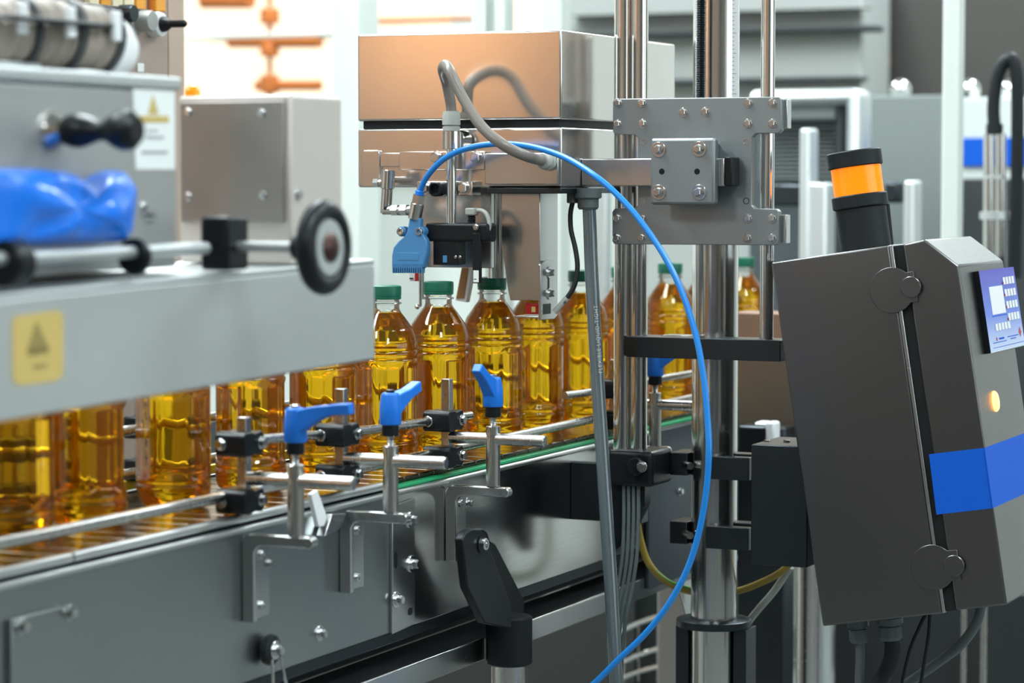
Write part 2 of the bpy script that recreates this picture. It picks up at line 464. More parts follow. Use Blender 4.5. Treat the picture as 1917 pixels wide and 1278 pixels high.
BX = [(-100, 'amber bottle under the guard cover, cut by the edge of the frame, fifth before the one under the yellow sticker'),
      (20, 'amber bottle cut off by the left frame edge under the guard cover'),
      (162, 'second amber bottle from the left under the guard cover, below the yellow sticker'),
      (323, 'third amber bottle from the left under the guard cover, clear gaps on both sides'),
      (468, 'amber bottle under the guard cover behind the first pair of black clamp blocks'),
      (603, 'amber bottle under the guard cover behind the first blue lever'),
      (722, 'amber bottle with a green cap half hidden by the end of the guard cover'),
      (821, 'amber bottle with green cap below the pale blue nozzle, behind the square bar'),
      (921, 'amber bottle with dark green cap directly below the black sensor strip'),
      (1003, 'amber bottle whose cap is hidden behind the grey hanging bracket of the head'),
      (1088, 'amber bottle with a green cap beside the slanted grey conduit'),
      (1168, 'amber bottle mostly hidden behind the pair of polished guide rods'),
      (1254, 'amber bottle with a green cap seen between the guide rods and the thick column'),
      (1322, 'amber bottle hidden behind the thick steel column'),
      (1391, 'amber bottle with a green cap seen between the thick column and the thin guide rod')]
for k, (px, lab) in enumerate(BX):
    if k == 0: continue
    p = pY(px, 640, YB)
    if k == 1: o = BOT; o.location = (p.x, YB, BELT)
    else:
        o = BOT.copy(); C.objects.link(o); o.location = (p.x, YB, BELT)
        for ch in BOT.children:
            c2 = ch.copy(); C.objects.link(c2); c2.parent = o
    o.rotation_euler.z = R(17 + 23 * k); o['label'] = lab

# ------------------------------------------------------------------ conveyor
YF = 1.45
ZT, ZBm = .974, .800
XJ = pY(737, 1040, YF).x
xd_ = pY(1207, 900, YF).x
LIP = brushed('lip_steel', (.78, .79, .78), .34, (20, 20, 20), .04, 0)
conv = thing('conveyor', 'stainless steel slat chain conveyor carrying the amber bottles', 'conveyor', (3.0, 1.55, 0))
bm = B(); box(bm, (1.2, YF, ZBm), (XJ - .001, YF + .006, ZT)); box(bm, (1.2, YF - .006, ZT - .004), (XJ - .001, YF + .004, ZT))
obj('side_panel', bm, STEEL_P, conv, .0012, label='dull grey near side panel')
bm = B(); box(bm, (XJ + .001, YF, ZBm), (4.9, YF + .006, ZT)); box(bm, (XJ + .001, YF - .003, ZT - .004), (4.9, YF + .004, ZT))
obj('side_panel', bm, STEEL_M, conv, .0012, label='mirror polished far side panel')
xd = pY(1207, 900, YF).x
bm = B(); box(bm, (xd, YF - .007, .735), (4.6, YF - .0012, ZT - .003)); obj('drive_cover', bm, plain('dark_blue_grey', lin((58, 66, 72)), .45, .3, noise=.05), conv, .0015)
bolt(conv, pY(1272, 920, YF - .007), (0, -1, 0), .006, BOLT, 'hex')
for a, b in ((1.2, XJ - .002), (XJ + .002, xd_)):
    bm = B(); cyl(bm, (a, YF - .0035, ZT - .0035), (b, YF - .0035, ZT - .0035), .0036, 14); obj('panel_lip', bm, LIP, conv)
obj('rear_panel', box(B(), (1.2, 1.69, ZBm), (4.9, 1.696, ZT + .01)), STEEL_P, conv)
obj('under_plate', box(B(), (1.2, YF + .006, ZBm + .03), (4.9, 1.69, ZBm + .036)), DARKST, conv)
obj('chain_bed', box(B(), (1.2, YF + .02, ZT - .06), (4.9, 1.68, ZT - .002)), DARKST, conv)
CHAIN = brushed('chain_steel', (.10, .08, .06), .22, (30, 6, 6), .06, .01)
slat0 = None
for k in range(88):
    x = 1.25 + k * .0415
    if slat0 is None:
        bm = B(); box(bm, (x + .0006, YF + .010, ZT), (x + .0409, 1.672, BELT)); slat0 = obj('slat', bm, CHAIN, conv, .0015); 
    else:
        s = slat0.copy(); C.objects.link(s); s.location.x = k * .0415
xg = pY(741, 915, YF).x
obj('wear_strip', box(B(), (xg, YF - .002, ZT + .0005), (4.9, YF + .009, ZT + .0048)), GREEN_S, conv, .0012, label='green plastic wear strip')
xs = pY(138, 1052, YF).x
for a, b in ((1.2, xs - .0015), (xs + .0015, xg - .003)):
    bm = B(); cyl(bm, (a, YF + .004, ZT + .0072), (b, YF + .004, ZT + .0072), .0055, 16, ch=.001); obj('wear_strip', bm, LIP, conv)
# fasteners, joint plate and the plate low on the dull panel
for px, py, r in ((497, 1055, .0075), (598, 1185, .0075), (875, 941, .0062)):
    bolt(conv, pY(px, py, YF), (0, -1, 0), r, BOLT, 'washer')
bolt(conv, pY(1113, 885, YF), (0, -1, 0), .006, DARKST, 'washer')
q = [pY(735, 948, YF - .004), pY(777, 932, YF - .004), pY(777, 1168, YF - .004), pY(735, 1187, YF - .004)]
jp = obj('joint_plate', prism(B(), q, (0, .0039, 0)), STEEL, conv, .0008)
for px, py in ((768, 973), (770, 1055), (741, 1122)): bolt(conv, pY(px, py, YF - .004), (0, -1, 0), .0085, BOLT, 'washer')
for px, py, dx, dz in ((741, 1048, .004, .010), (768, 1144, .0065, .0045)):
    p = pY(px, py, YF - .0042)
    obj('slot', prism(B(), rrect(p + V(-dx, 0, -dz), p + V(dx, 0, -dz), p + V(dx, 0, dz), p + V(-dx, 0, dz), min(dx, dz) * .9), (0, .0003, 0)), BLACK, conv)
q = [pY(22, 1160, YF - .006), pY(136, 1130, YF - .006), pY(136, 1400, YF - .006), pY(22, 1420, YF - .006)]
cp = obj('cover_plate', prism(B(), q, (0, .0058, 0)), STEEL_P, conv, .001)
for px, py in ((40, 1173), (129, 1147)): bolt(conv, pY(px, py, YF - .006), (0, -1, 0), .008, BOLT, 'hex')
# lower beam and channel
bm = B(); box(bm, (1.2, 1.462, .782), (4.9, 1.50, .796)); obj('lower_channel', bm, DARKST, conv, .001)
bm = B(); box(bm, (2.55, 1.449, .722), (4.9, 1.52, .752)); obj('lower_beam', bm, STEEL, conv, .002)
bm = B(); box(bm, (1.2, 1.55, .74), (4.9, 1.60, .79)); obj('lower_beam', bm, DARKST, conv, .002)
for x in (1.55, 4.3):
    for y in (1.47, 1.65):
        obj('leg', box(B(), (x - .025, y - .025, 0), (x + .025, y + .025, .80)), STEEL, conv, .002)
# hanging ring on its eye bolt
p = pY(497, 1215, YF - .004)
bm = B(); lathe(bm, [(.012, 0), (.0165, .002), (.0175, .006), (.0165, .010), (.012, .012)], p, (0, -1, 0), 28)
hg = tag(obj('eye_roller', bm, RUBBER), 'black rubber roller with an eye hook on the dull conveyor panel', 'roller')
bolt(hg, p + V(0, -.012, 0), (0, -1, 0), .0085, BOLT, 'washer')
bm = B(); tube(bm, [p + V(-.010, -.014, -.008), p + V(-.012, -.016, -.03), p + V(-.016, -.018, -.06), p + V(-.018, -.018, -.10)], .0018, 8)
tube(bm, [p + V(.010, -.014, -.008), p + V(.014, -.016, -.03), p + V(.022, -.018, -.06), p + V(.028, -.018, -.10)], .0018, 8)
obj('hook', bm, BOLT, hg)

# ------------------------------------------------------------------ guide rails
YR = 1.464
pts = [pY(-60, 1041, YR)] + [pY(a, b, YR) for a, b in ((0, 1028), (200, 986), (400, 942), (447, 932), (640, 885), (847, 849), (1040, 806), (1120, 789))]
xr = [p.x for p in pts]
zlow = 1.0065
tag(obj('guide_rail', tube(B(), [(1.35, YR, zlow + .002), (2.4, YR, zlow), (3.0, YR, zlow - .001), (4.5, YR, zlow)], .0062, 16), SATIN),
    'lower round steel guide rail running just above the chain in front of the bottles', 'rail', 'round guide rails')
up = [pY(415, 831, YR), pY(452, 826, YR), pY(540, 818, YR), pY(633, 811, YR), pY(740, 798, YR), pY(846, 782, YR), pY(880, 777, YR)]
tag(obj('guide_rail', tube(B(), up, .0055, 16), SATIN), 'upper steel guide rail through the black blocks behind the blue levers', 'rail', 'round guide rails')
tag(obj('guide_rail', tube(B(), [pY(1056, 740, YR), pY(1115, 732, YR), pY(1200, 715, YR), pY(1300, 698, YR)], .0055, 16), SATIN),
    'short upper guide rail whose cut end shows behind the slanted grey conduit', 'rail', 'round guide rails')


rg = thing('rear_guide', 'guide rails with black blocks standing behind the amber bottles', 'rail', (3.0, 1.66, BELT))
for z in (1.012, 1.062):
    bm = B(); cyl(bm, (1.3, 1.655, z), (4.6, 1.655, z), .006, 14); obj('rear_rail', bm, SATIN, rg)
for x in (1.78, 2.06, 2.33, 2.60, 2.88, 3.16, 3.6, 4.1):
    bm = B(); box(bm, (x - .006, 1.664, BELT + .012), (x + .006, 1.676, 1.11)); k = obj('square_bar', bm, SATIN, rg, .0006)
    for z in (1.012, 1.062):
        bm = B(); box(bm, (x - .02, 1.650, z - .013), (x + .02, 1.682, z + .013)); obj('clamp_block', bm, BLACK, rg, .003)
bm = B(); box(bm, (1.3, 1.676, BELT + .004), (4.6, 1.684, BELT + .014)); obj('rear_strip', bm, plain('yellow_strip', lin((205, 170, 30)), .45), rg)


def lever(parent, base, d, reach, rise, top=BOLT, arch=.5):
    base = Vector(base); d = Vector(d).normalized(); s = Vector((0, 0, 1)).cross(d)
    bm = B(); lathe(bm, [(.0095, 0), (.0100, .001), (.0098, .0125)], base, seg=26); obj('collar', bm, BLACK, parent)
    b2 = base + V(0, 0, .0125)
    bm = B(); lathe(bm, [(.0118, 0), (.0126, .0012), (.0124, .022), (.0106, .034), (.0100, .0365), (.0085, .0375)], b2, seg=28)
    sweep(bm, [b2 + V(0, 0, .020), b2 + d * reach * .30 + V(0, 0, .026 + rise * (.2 + arch * .3)), b2 + d * reach * .65 + V(0, 0, .030 + rise * (.55 + arch * .35)), b2 + d * reach + V(0, 0, .033 + rise)],
          lambda f: .0175 - .005 * f, lambda f: .026 - .014 * min(1, f * 1.6), s, 7)
    lv = obj('lever', bm, BLUE, parent, .0018, 35)
    bm = B(); lathe(bm, [(.0050, .036), (.0050, .0405), (.004, .041)], b2, seg=18); obj('lever_screw', bm, top, parent)


def clamp(label, px_bar, px_post, ytop, ldir, reach, rise, zup, zlo_, bar_top, tipscrew=BOLT, zrod=1.0262, arch=.5):
    """bracket + post + rod + square bar with two black blocks; X from the post's column of the photo"""
    YP = 1.384
    Xp = pY(px_post, 820, YP).x
    t = thing('guide_rail_clamp', label, 'clamp', (Xp, YP, .95), 'guide rail clamps with blue levers')
    zpb = .9665
    # bracket: angle on the panel, flat arm towards the operator
    def YZ(pts): return [V(Xp - .004, y, z) for y, z in pts]
    arm = [(YF - .0045, .868), (YF - .0045, .9525), (YF - .002, .9525)]
    prof = [(YF - .0005, .868), (YF - .016, .868), (YF - .016, .945), (YF - .020, .951), (YF - .026, .9535), (YP - .018, .9535), (YP - .018, .9660), (YF - .012, .9660), (YF - .004, .963), (YF - .0005, .957)]
    obj('bracket', prism(B(), YZ(prof), (.008, 0, 0)), STEEL, t, .0015)
    fl = obj('bracket_flange', box(B(), (Xp + .004, YF - .0045, .868), (Xp + .050, YF - .0005, .949)), STEEL, t, .001)
    for z in (.882, .938): bolt(t, (Xp + .030, YF - .0045, z), (0, -1, 0), .0050, BOLT, 'cap', 'screw')
    bm = B(); cyl(bm, (Xp - .006, YP - .018, .9598), (Xp + .0065, YP - .018, .9598), .0062, 18, ch=.0008); obj('bracket_end', bm, STEEL, t)
    bm = B(); cyl(bm, (Xp, YP, zpb), (Xp, YP, ytop), .0090, 28, ch=.0008); obj('post', bm, SATIN, t)
    bm = B()
    n = 9
    lathe(bm, [(r, z) for k in range(n) for r, z in ((.0036, k * .0016), (.0042, k * .0016 + .0008))], (Xp, YP, ytop), seg=14); obj('threaded_stud', bm, BOLT, t)
    lever(t, (Xp, YP, ytop + .0115), ldir, reach, rise, tipscrew, arch)
    YBAR = 1.448
    bm = B(); cyl(bm, (Xp, YBAR - .004, zrod), (Xp, YP - .072, zrod), .0075, 24, ch=.0012); obj('cross_rod', bm, SATIN, t)
    bm = B(); box(bm, (Xp - .0058, YBAR - .0058, zlo_ - .0165), (Xp + .0058, YBAR + .0058, bar_top)); obj('square_bar', bm, SATIN, t, .0006)
    for zc in (zup, zlo_):
        hx, hz = .021, .0132
        a, b = YBAR - .013, YBAR + .0245
        bm = B()
        pr = [(-hx, -hz + .004), (-hx + .004, -hz), (-.004, -hz), (.002, -hz + .0022), (hx - .004, -hz), (hx, -hz + .004), (hx, hz - .004), (hx - .004, hz), (.002, hz - .0022), (-.004, hz), (-hx + .004, hz), (-hx, hz - .004)]
        prism(bm, [V(Xp + x, a, zc + z) for x, z in pr], (0, b - a, 0))
        k = obj('clamp_block', bm, BLACK, t, .0014)
        bolt(k, (Xp + .013, a, zc), (0, -1, 0), .0068, BOLT, 'hex')
        bolt(k, (Xp - hx, YBAR + .0165, zc), (-1, 0, 0), .0068, BOLT, 'hex')
    return t


clamp('rail clamp whose blue lever lies flat, beside the dull conveyor panel under the guard cover', 452, 553, 1.0437, (0, -1, 0), .069, .006, 1.064, 1.0015, 1.093, arch=1.6)
clamp('rail clamp whose blue lever rises away to the far side, before the slotted joint plate', 640, 731, 1.0437, (1, -.04, 0), .064, .008, 1.054, 1.0065, 1.108, BLACK, arch=0)
clamp('rail clamp whose blue lever tips upright, on the mirror panel above the black support', 850, 923, 1.0425, (-1, .06, 0), .042, .019, 1.0470, 1.0017, 1.100, arch=0)
clamp('rail clamp half hidden behind the polished guide rods and the column', 1190, 1226, 1.0437, (.1, -1, 0), .068, .014, 1.047, 1.0017, 1.09)
# small loose clip on the rail near the first clamp
q = [pY(583, 925, 1.425), pY(595, 917, 1.425), pY(613, 968, 1.425), pY(607, 985, 1.425), pY(597, 986, 1.425)]
cl = tag(obj('rail_clip', prism(B(), q, (0, .006, 0)), WHITE, None, .001), 'small white plastic clip beside the post of the flat blue lever', 'clip')
q = [pY(622, 962, 1.435), pY(650, 960, 1.435), pY(636, 990, 1.435), pY(608, 1004, 1.435)]
obj('clip_foot', prism(B(), q, (0, .012, 0)), STEEL, cl, .001)

# ------------------------------------------------------------------ black clevis support under the conveyor
YC = 1.415
base = pY(953, 1242, YC); top = pY(953, 1152, YC)
sup = thing('support_foot', 'black plastic clevis foot bolted to the mirror panel, on a steel tube', 'support', (base.x, YC, 0))
rc = .0305
bm = B(); lathe(bm, [(rc - .002, base.z), (rc, base.z + .002), (rc, top.z - .002), (rc - .002, top.z)], (base.x, YC, 0), seg=36); obj('collar', bm, BLACK, sup)
bm = B(); lathe(bm, [(.0235, 0), (.0235, base.z + .01)], (base.x, YC, 0), seg=32); obj('tube', bm, SATIN, sup)
bm = B(); lathe(bm, [(.07, 0), (.07, .006), (.03, .016)], (base.x, YC, 0), seg=32); obj('foot_plate', bm, STEEL, sup)
def cheek(Y, th, pp):
    return prism(B(), [pY(a, b, Y) for a, b in pp], (0, th, 0))
obj('cheek', cheek(1.392, .012, [(866, 1010), (872, 998), (884, 990), (898, 990), (908, 998), (912, 1012), (958, 1132), (958, 1177), (908, 1166), (876, 1100)]), BLACK, sup, .002)
obj('cheek', cheek(1.436, .012, [(884, 1000), (893, 991), (905, 989), (913, 996), (918, 1012), (928, 1018), (982, 1122), (982, 1160), (950, 1160), (900, 1080)]), BLACK, sup, .002)
pv = pY(900, 1018, 1.392)
bm = B(); cyl(bm, pv + V(0, .014, 0), pv + V(0, -.002, 0), .0105, 26); obj('pivot', bm, BLACK, sup)
bolt(sup, pv + V(0, -.002, 0), (0, -1, 0), .0078, BOLT, 'cap', 'screw')
sc_p = pY(1005, 1205, YC - .004); bolt(sup, (base.x + rc - .002, YC, top.z - .033), (1, -.25, 0), .0075, BOLT, 'cap', 'screw')

# ------------------------------------------------------------------ capping head
XH = 3.20
def PH(px, py, X=XH): return pX(px, py, X)
hc = PH(1051, 222)
Yr, Yl = PH(1051, 140).y, PH(669, 140).y
z_t, z_b1, z_t2, z_b2 = PH(1051, 55).z, PH(1051, 223).z, PH(1051, 238).z, PH(1051, 351).z
XE = 3.62
head = thing('capping_head', 'two-part brushed steel capping head hanging over the bottles', 'machine', (3.4, (Yr + Yl) / 2, z_b2))
bm = B(); box(bm, (XH, Yr, z_b1), (XE, Yl, z_t)); obj('hood', bm, STEEL_H, head, .003, seg=3)
bm = B(); box(bm, (XH + .006, Yr + .006, z_t2), (XE, Yl - .006, z_b1)); obj('gasket', bm, RUBBER, head)
bm = B(); box(bm, (XH, Yr, z_b2), (XE, Yl, z_t2)); obj('gear_case', bm, STEEL_H, head, .003, seg=3)
bm = B(); box(bm, (XH - .010, Yr + .0005, z_b2 + .004), (XH + .001, PH(913, 300).y, z_t2 - .034)); obj('front_plate', bm, STEEL, head, .0015)
bm = B(); box(bm, (XH - .006, Yr - .002, z_b2 - .008), (XE, PH(914, 300).y, z_b2 - .0002)); obj('base_lip', bm, DARKST, head, .001)
a, b = PH(748, 318, XH - .008), PH(908, 283, XH - .008)
bm = B(); box(bm, (XH - .010, a.y, a.z), (XH + .001, b.y, b.z)); st = obj('strap', bm, STEEL_H, head, .001)
for px, py in ((818, 295), (893, 295)): bolt(st, PH(px, py, XH - .010), (-1, 0, 0), .0088, BOLT, 'hex')
a, b = PH(676, 350, XH - .006), PH(710, 281, XH - .006)
bm = B(); prism(bm, rrect(V(XH - .006, a.y, a.z), V(XH - .006, b.y, a.z), V(XH - .006, b.y, b.z), V(XH - .006, a.y, b.z), .005), (.0065, 0, 0)); obj('end_plate', bm, STEEL_H, head, .001)
a, b = PH(712, 312, XH - .004), PH(768, 286, XH - .004)
bm = B(); box(bm, (XH - .005, a.y, a.z), (XH + .001, b.y, b.z)); obj('recess_bar', bm, STEEL_H, head, .001)
# rod carrier
a, b = PH(780, 366, XH - .016), PH(884, 339, XH - .016)
bm = B(); box(bm, (XH - .016, a.y, a.z), (XH + .012, b.y, b.z)); rc_ = obj('rod_carrier', bm, STEEL_H, head, .0012)
for px, py in ((797, 352), (869, 352)): bolt(rc_, PH(px, py, XH - .016), (-1, 0, 0), .0088, BOLT, 'hex')
p = PH(822, 354, XH - .016)
bm = B(); lathe(bm, [(.0105, 0), (.0105, .012), (.009, .014), (.007, .014), (.006, .010)], p, (-1, 0, 0), 24, mod=lambda a, h: .0005 * (math.cos(a * 20) > 0)); obj('knurled_knob', bm, BLACK, rc_)
# vertical plunger rod and its collars
XRD = XH - .024
top_, bot_ = PH(845, 276, XRD), PH(843, 420, XRD)
bm = B(); cyl(bm, (XRD, top_.y, bot_.z - .02), (XRD, top_.y, top_.z + .02), .0068, 24); obj('plunger_rod', bm, ROD, head)
a, b = PH(845, 279, XRD), PH(845, 245, XRD)
bm = B(); cyl(bm, (XRD, a.y, a.z), (XRD, a.y, b.z), .0118, 30, ch=.0006); obj('rod_collar', bm, CHROME, head)
bm = B(); cyl(bm, (XRD + .004, a.y - .006, (a.z + b.z) / 2), (XRD + .022, a.y - .010, (a.z + b.z) / 2), .013, 26, ch=.001); obj('collar_boss', bm, CHROME, head)
c1, c2 = PH(845, 245, XRD), PH(845, 208, XRD)
dz = c2.z - c1.z
bm = B(); lathe(bm, [(.0118, 0), (.0118, dz * .22), (.0100, dz * .24), (.0100, dz * .28), (.0122, dz * .3), (.0122, dz * .72), (.0112, dz * .85), (.0108, dz)], (XRD, a.y, c1.z), seg=40,
              mod=lambda an, h: .0007 * (math.cos(an * 10) > .3) * (h > dz * .32) * (h < dz * .84)); gl = obj('cable_gland', bm, GREY_P, head)
# hanging column bracket
XK = XH + .02
a, b, c, d = PH(937, 360, XK), PH(1010, 360, XK), PH(1010, 590, XK), PH(955, 560, XK)
pl = [(938, 361), (1011, 361), (1011, 562), (955, 562), (950, 540), (938, 452)]
bm = B(); prism(bm, [PH(x, y, XK) for x, y in pl], (.06, 0, 0)); obj('hanging_bracket', bm, STEEL, head, .001)
ca = PH(1010.5, 361, XK); e = pY(1040, 361, ca.y - .0015)
zb = PH(1012, 596, XK).z
pp = [(1012, 495), (1019, 488), (1036, 487), (1044, 500), (1044, 590), (1038, 597), (1012, 599)]
bm = B(); prism(bm, [pY(x, y, ca.y - .0035) for x, y in pp], (0, .0034, 0)); an = obj('slotted_angle', bm, STEEL, head, .0008)
for px, py in ((1028, 510), (1028, 549)): bolt(an, pY(px, py, ca.y - .0036), (0, -1, 0), .0066, BOLT, 'washer')
p = pY(1027, 530, ca.y - .0037); obj('slot', box(B(), p + V(-.003, 0, -.010), p + V(.003, .0002, .010)), BLACK, an)
p = pY(1024, 578, ca.y - .0037); obj('slot', box(B(), p + V(-.013, 0, -.007), p + V(.013, .0002, .007)), BLACK, an)
bm = B(); box(bm, (XK - .004, ca.y - .003, zb), (XK + .045, PH(965, 595, XK).y, zb + .003)); obj('foot', bm, STEEL, head, .0008)
a, b = PH(984, 588, XK + .004), PH(1010, 568, XK + .004)
bm = B(); box(bm, a, b + V(.02, 0, 0)); rs = obj('sensor', bm, RED, head, .001, label='small red sensor')
bm = B(); box(bm, PH(995, 584, XK + .0025), PH(1003, 574, XK + .0035)); obj('sensor_eye', bm, YELLOW, rs)
# pale round column behind the plunger
pc = PH(921, 400, XH + .06)
bm = B(); cyl(bm, (XH + .075, pc.y, PH(921, 520, XH + .075).z), (XH + .075, pc.y, z_b2), .0125, 26); obj('guide_column', bm, ROD, head)
pc = PH(901, 400, XH + .09)
bm = B(); cyl(bm, (XH + .10, pc.y + .004, PH(921, 423, XH + .10).z), (XH + .10, pc.y + .004, z_b2), .0120, 26); obj('guide_column', bm, PANELW, head)
bm = B(); box(bm, PH(785, 500, XH + .03), PH(925, 352, XH + .04)); obj('back_plate', bm, STEEL, head, .001)

# black sensor carrier
XS = XH - .02
a, b = PH(795, 452, XS - .014), PH(914, 418, XS - .014)
sen = thing('sensor_carrier', 'black sensor bar below the capping head with a black block and a hanging strip', 'sensor', ((a.x), (a.y + b.y) / 2, a.z))
bm = B(); box(bm, (XS - .014, a.y, a.z), (XS + .014, b.y, b.z)); obj('carrier_bar', bm, BLACK, sen, .004, seg=3)
a, b = PH(818, 495, XS), PH(865, 452, XS)
bm = B(); box(bm, (XS - .012, a.y, a.z), (XS + .012, b.y, b.z + .002)); sb = obj('sensor_block', bm, BLACK, sen, .0012)
for px in (853, 861): bolt(sb, PH(px, 481, XS - .012), (-1, 0, 0), .0022, BOLT, 'hex', 'pin')
bm = B(); box(bm, PH(829, 491, XS - .0125), PH(837, 478, XS - .0118)); obj('sensor_window', bm, BLUE_L, sb)
a, b = PH(885, 530, XS - .015), PH(899, 436, XS - .015)
bm = B(); box(bm, (XS - .016, b.y, a.z), (XS - .009, a.y, b.z)); ss = obj('strip', bm, BLACK, sen, .0008)
a, b = PH(886, 528, XS - .0165), PH(896, 506, XS - .0165)
bm = B(); box(bm, a, b + V(.0003, 0, 0)); obj('strip_label', bm, PAPER, ss)
bm = B(); box(bm, PH(887, 523, XS - .0167), PH(892, 522, XS - .0167) + V(.0002, 0, .0002)); obj('strip_print', bm, BLACK, ss)
bolt(sen, PH(891, 425, XS - .015), (-1, 0, 0), .0042, BOLT, 'hex')
p = PH(883, 418, XS)
bm = B(); lathe(bm, [(r, z) for k in range(5) for r, z in ((.0045, k * .003), (.0056, k * .003 + .001), (.0056, k * .003 + .002))], (XS, p.y, p.z), seg=18); obj('plug_nut', bm, DARKST, sen)
a, b = PH(874, 403, XS), PH(893, 389, XS)
bm = B(); box(bm, (XS - .007, a.y, a.z), (XS + .007, b.y, b.z)); obj('plug', bm, GREY_P, sen, .002)
bm = B(); tube(bm, [PH(891, 395, XS), PH(900, 394, XS), PH(910, 400, XS - .003), PH(916, 415, XS - .006), PH(914, 430, XS - .008), PH(906, 438, XS - .008)], .0032, 12); obj('plug_lead', bm, GREY_P, sen)
# thin rod with ball tip, small labelled sensor and tan plate behind
tr = thing('sensor_holder', 'thin steel stem with a ball end beside the pale blue air nozzle', 'rod', PH(786, 575, 3.22))
bm = B(); cyl(bm, PH(787, 572, 3.22), PH(787, 470, 3.22), .0022, 14); cyl(bm, PH(792, 560, 3.22), PH(792, 470, 3.22), .0014, 12); obj('stem', bm, ROD, tr)
p = PH(781, 574, 3.215)
bm = B(); bmesh.ops.create_uvsphere(bm, u_segments=16, v_segments=10, radius=.0036, matrix=Matrix.Translation(p)); cyl(bm, p, PH(788, 572, 3.22), .0014, 10); obj('ball', bm, CHROME, tr)
a, b = PH(766, 526, 3.225), PH(783, 505, 3.225)
bm = B(); box(bm, a, b + V(.01, 0, 0)); sl = obj('tag_block', bm, PAPER, tr, .0006)
bm = B(); box(bm, PH(777, 526, 3.2245), PH(783, 505, 3.2235)); obj('tag_red', bm, RED, tr)
bm = B(); box(bm, PH(767, 522, 3.2245), PH(773, 520, 3.2235)); obj('tag_print', bm, BLACK, tr)
tn = thing('slanted_plate', 'slanted white plate with a tan strip between two bottle caps', 'plate', PH(860, 565, 3.36))
bm = B(); prism(bm, [PH(a, b, 3.36) for a, b in ((852, 562), (866, 488), (888, 487), (873, 566))], (.012, 0, 0)); obj('plate', bm, WHITE, tn, .001)
bm = B(); prism(bm, [PH(a, b, 3.3585) for a, b in ((854, 559), (866, 494), (878, 494), (868, 558))], (.0012, 0, 0)); obj('tan_strip', bm, TAN, tn)

# air nozzle and its fittings
XN = 3.15
noz = thing('air_nozzle', 'pale blue flat comb air nozzle on silver elbow fittings', 'nozzle', PH(765, 510, XN))
def N2(x, y, dx=0): return PH(x, y, XN + dx)
outl = [(766, 408), (787, 408), (786, 420), (788, 432), (792, 440), (797, 448), (800, 458), (799, 475), (793, 500), (790, 503), (733, 503), (733, 478), (736, 463), (745, 452), (755, 444), (761, 434), (764, 420)]
bm = B(); prism(bm, [N2(*q) for q in outl], (.012, 0, 0)); nb = obj('nozzle_body', bm, BLUE_L, noz, .0022, seg=3)
for k in range(14):
    x = 735.5 + k * 4.1
    bm = B(); prism(bm, [N2(x - 1.3, 494, -.0006), N2(x + 1.3, 494, -.0006), N2(x + 1.0, 511, .001), N2(x - 1.0, 511, .001)], (.009, 0, 0)); obj('tooth', bm, BLUE_L, noz)
a, b = N2(745, 487, -.0004), N2(784, 473, -.0004)
bm = B(); prism(bm, [V(XN - .0005, a.y, a.z), V(XN - .0005, b.y, a.z), V(XN - .0005, b.y, b.z), V(XN - .0005, a.y, b.z)], (.001, 0, 0)); obj('raised_panel', bm, BLUE_L, noz, .0004)
for px, s in ((757, 1), (792, 1)):
    p = N2(px, 433, .012)
    bm = B(); cyl(bm, p + V(-.010, 0, 0), p + V(.004, 0, 0), .0068, 20, ch=.001); obj('lug', bm, BLUE_L, noz)
    bolt(noz, p + V(-.010, 0, 0), (-1, 0, 0), .0052, BOLT, 'cap', 'screw')
u0, u1 = N2(776, 410, .005), N2(786, 358, .005)
ax = (u1 - u0).normalized()
bm = B(); cyl(bm, u0, u0 + (u1 - u0) * .56, .0092, 26, ch=.0006); obj('tee_body', bm, CHROME, noz)
bm = B(); cyl(bm, u0 + (u1 - u0) * .56, u0 + (u1 - u0) * .86, .0094, 6); obj('hex_nut', bm, CHROME, noz)
bm = B(); cyl(bm, u0 + (u1 - u0) * .86, u1 + ax * .001, .0060, 20, ch=.0008); obj('release_ring', bm, BLUE, noz)
e0, e1 = N2(718, 394, .01), N2(779, 393, .006)
d = e1 - e0
for f0, f1, r, s in ((.0, .34, .0058, 18), (.28, .46, .0078, 6), (.46, .56, .0055, 18), (.56, .74, .0082, 6), (.7, 1.0, .0055, 18)):
    bm = B(); cyl(bm, e0 + d * f0, e0 + d * f1, r, s); obj('fitting', bm, CHROME, noz)
p0, p1, p2 = N2(722, 399, .012), N2(725, 353, .012), N2(727, 318, .012)
bm = B(); cyl(bm, p0, p1, .0076, 24, ch=.0006); obj('elbow_leg', bm, CHROME, noz)
bm = B(); cyl(bm, p1, p2, .0096, 26, ch=.0008); obj('elbow_sleeve', bm, CHROME, noz)
q0 = N2(704, 342, .012); bm = B(); cyl(bm, q0, p1 + (p2 - p1) * .35, .0042, 18); cyl(bm, q0 + V(-.001, .003, 0), q0 + V(.0, -.004, 0), .0062, 6); obj('side_screw', bm, CHROME, noz)
bm = B(); cyl(bm, p1 + V(.002, 0, .012), V(XH + .001, p1.y, p1.z + .012), .0045, 16); obj('mount_pin', bm, CHROME, noz)
bm = B(); cyl(bm, N2(721.5, 390, .0035), N2(721.5, 390, .012), .0024, 14); obj('port', bm, DARKST, noz)

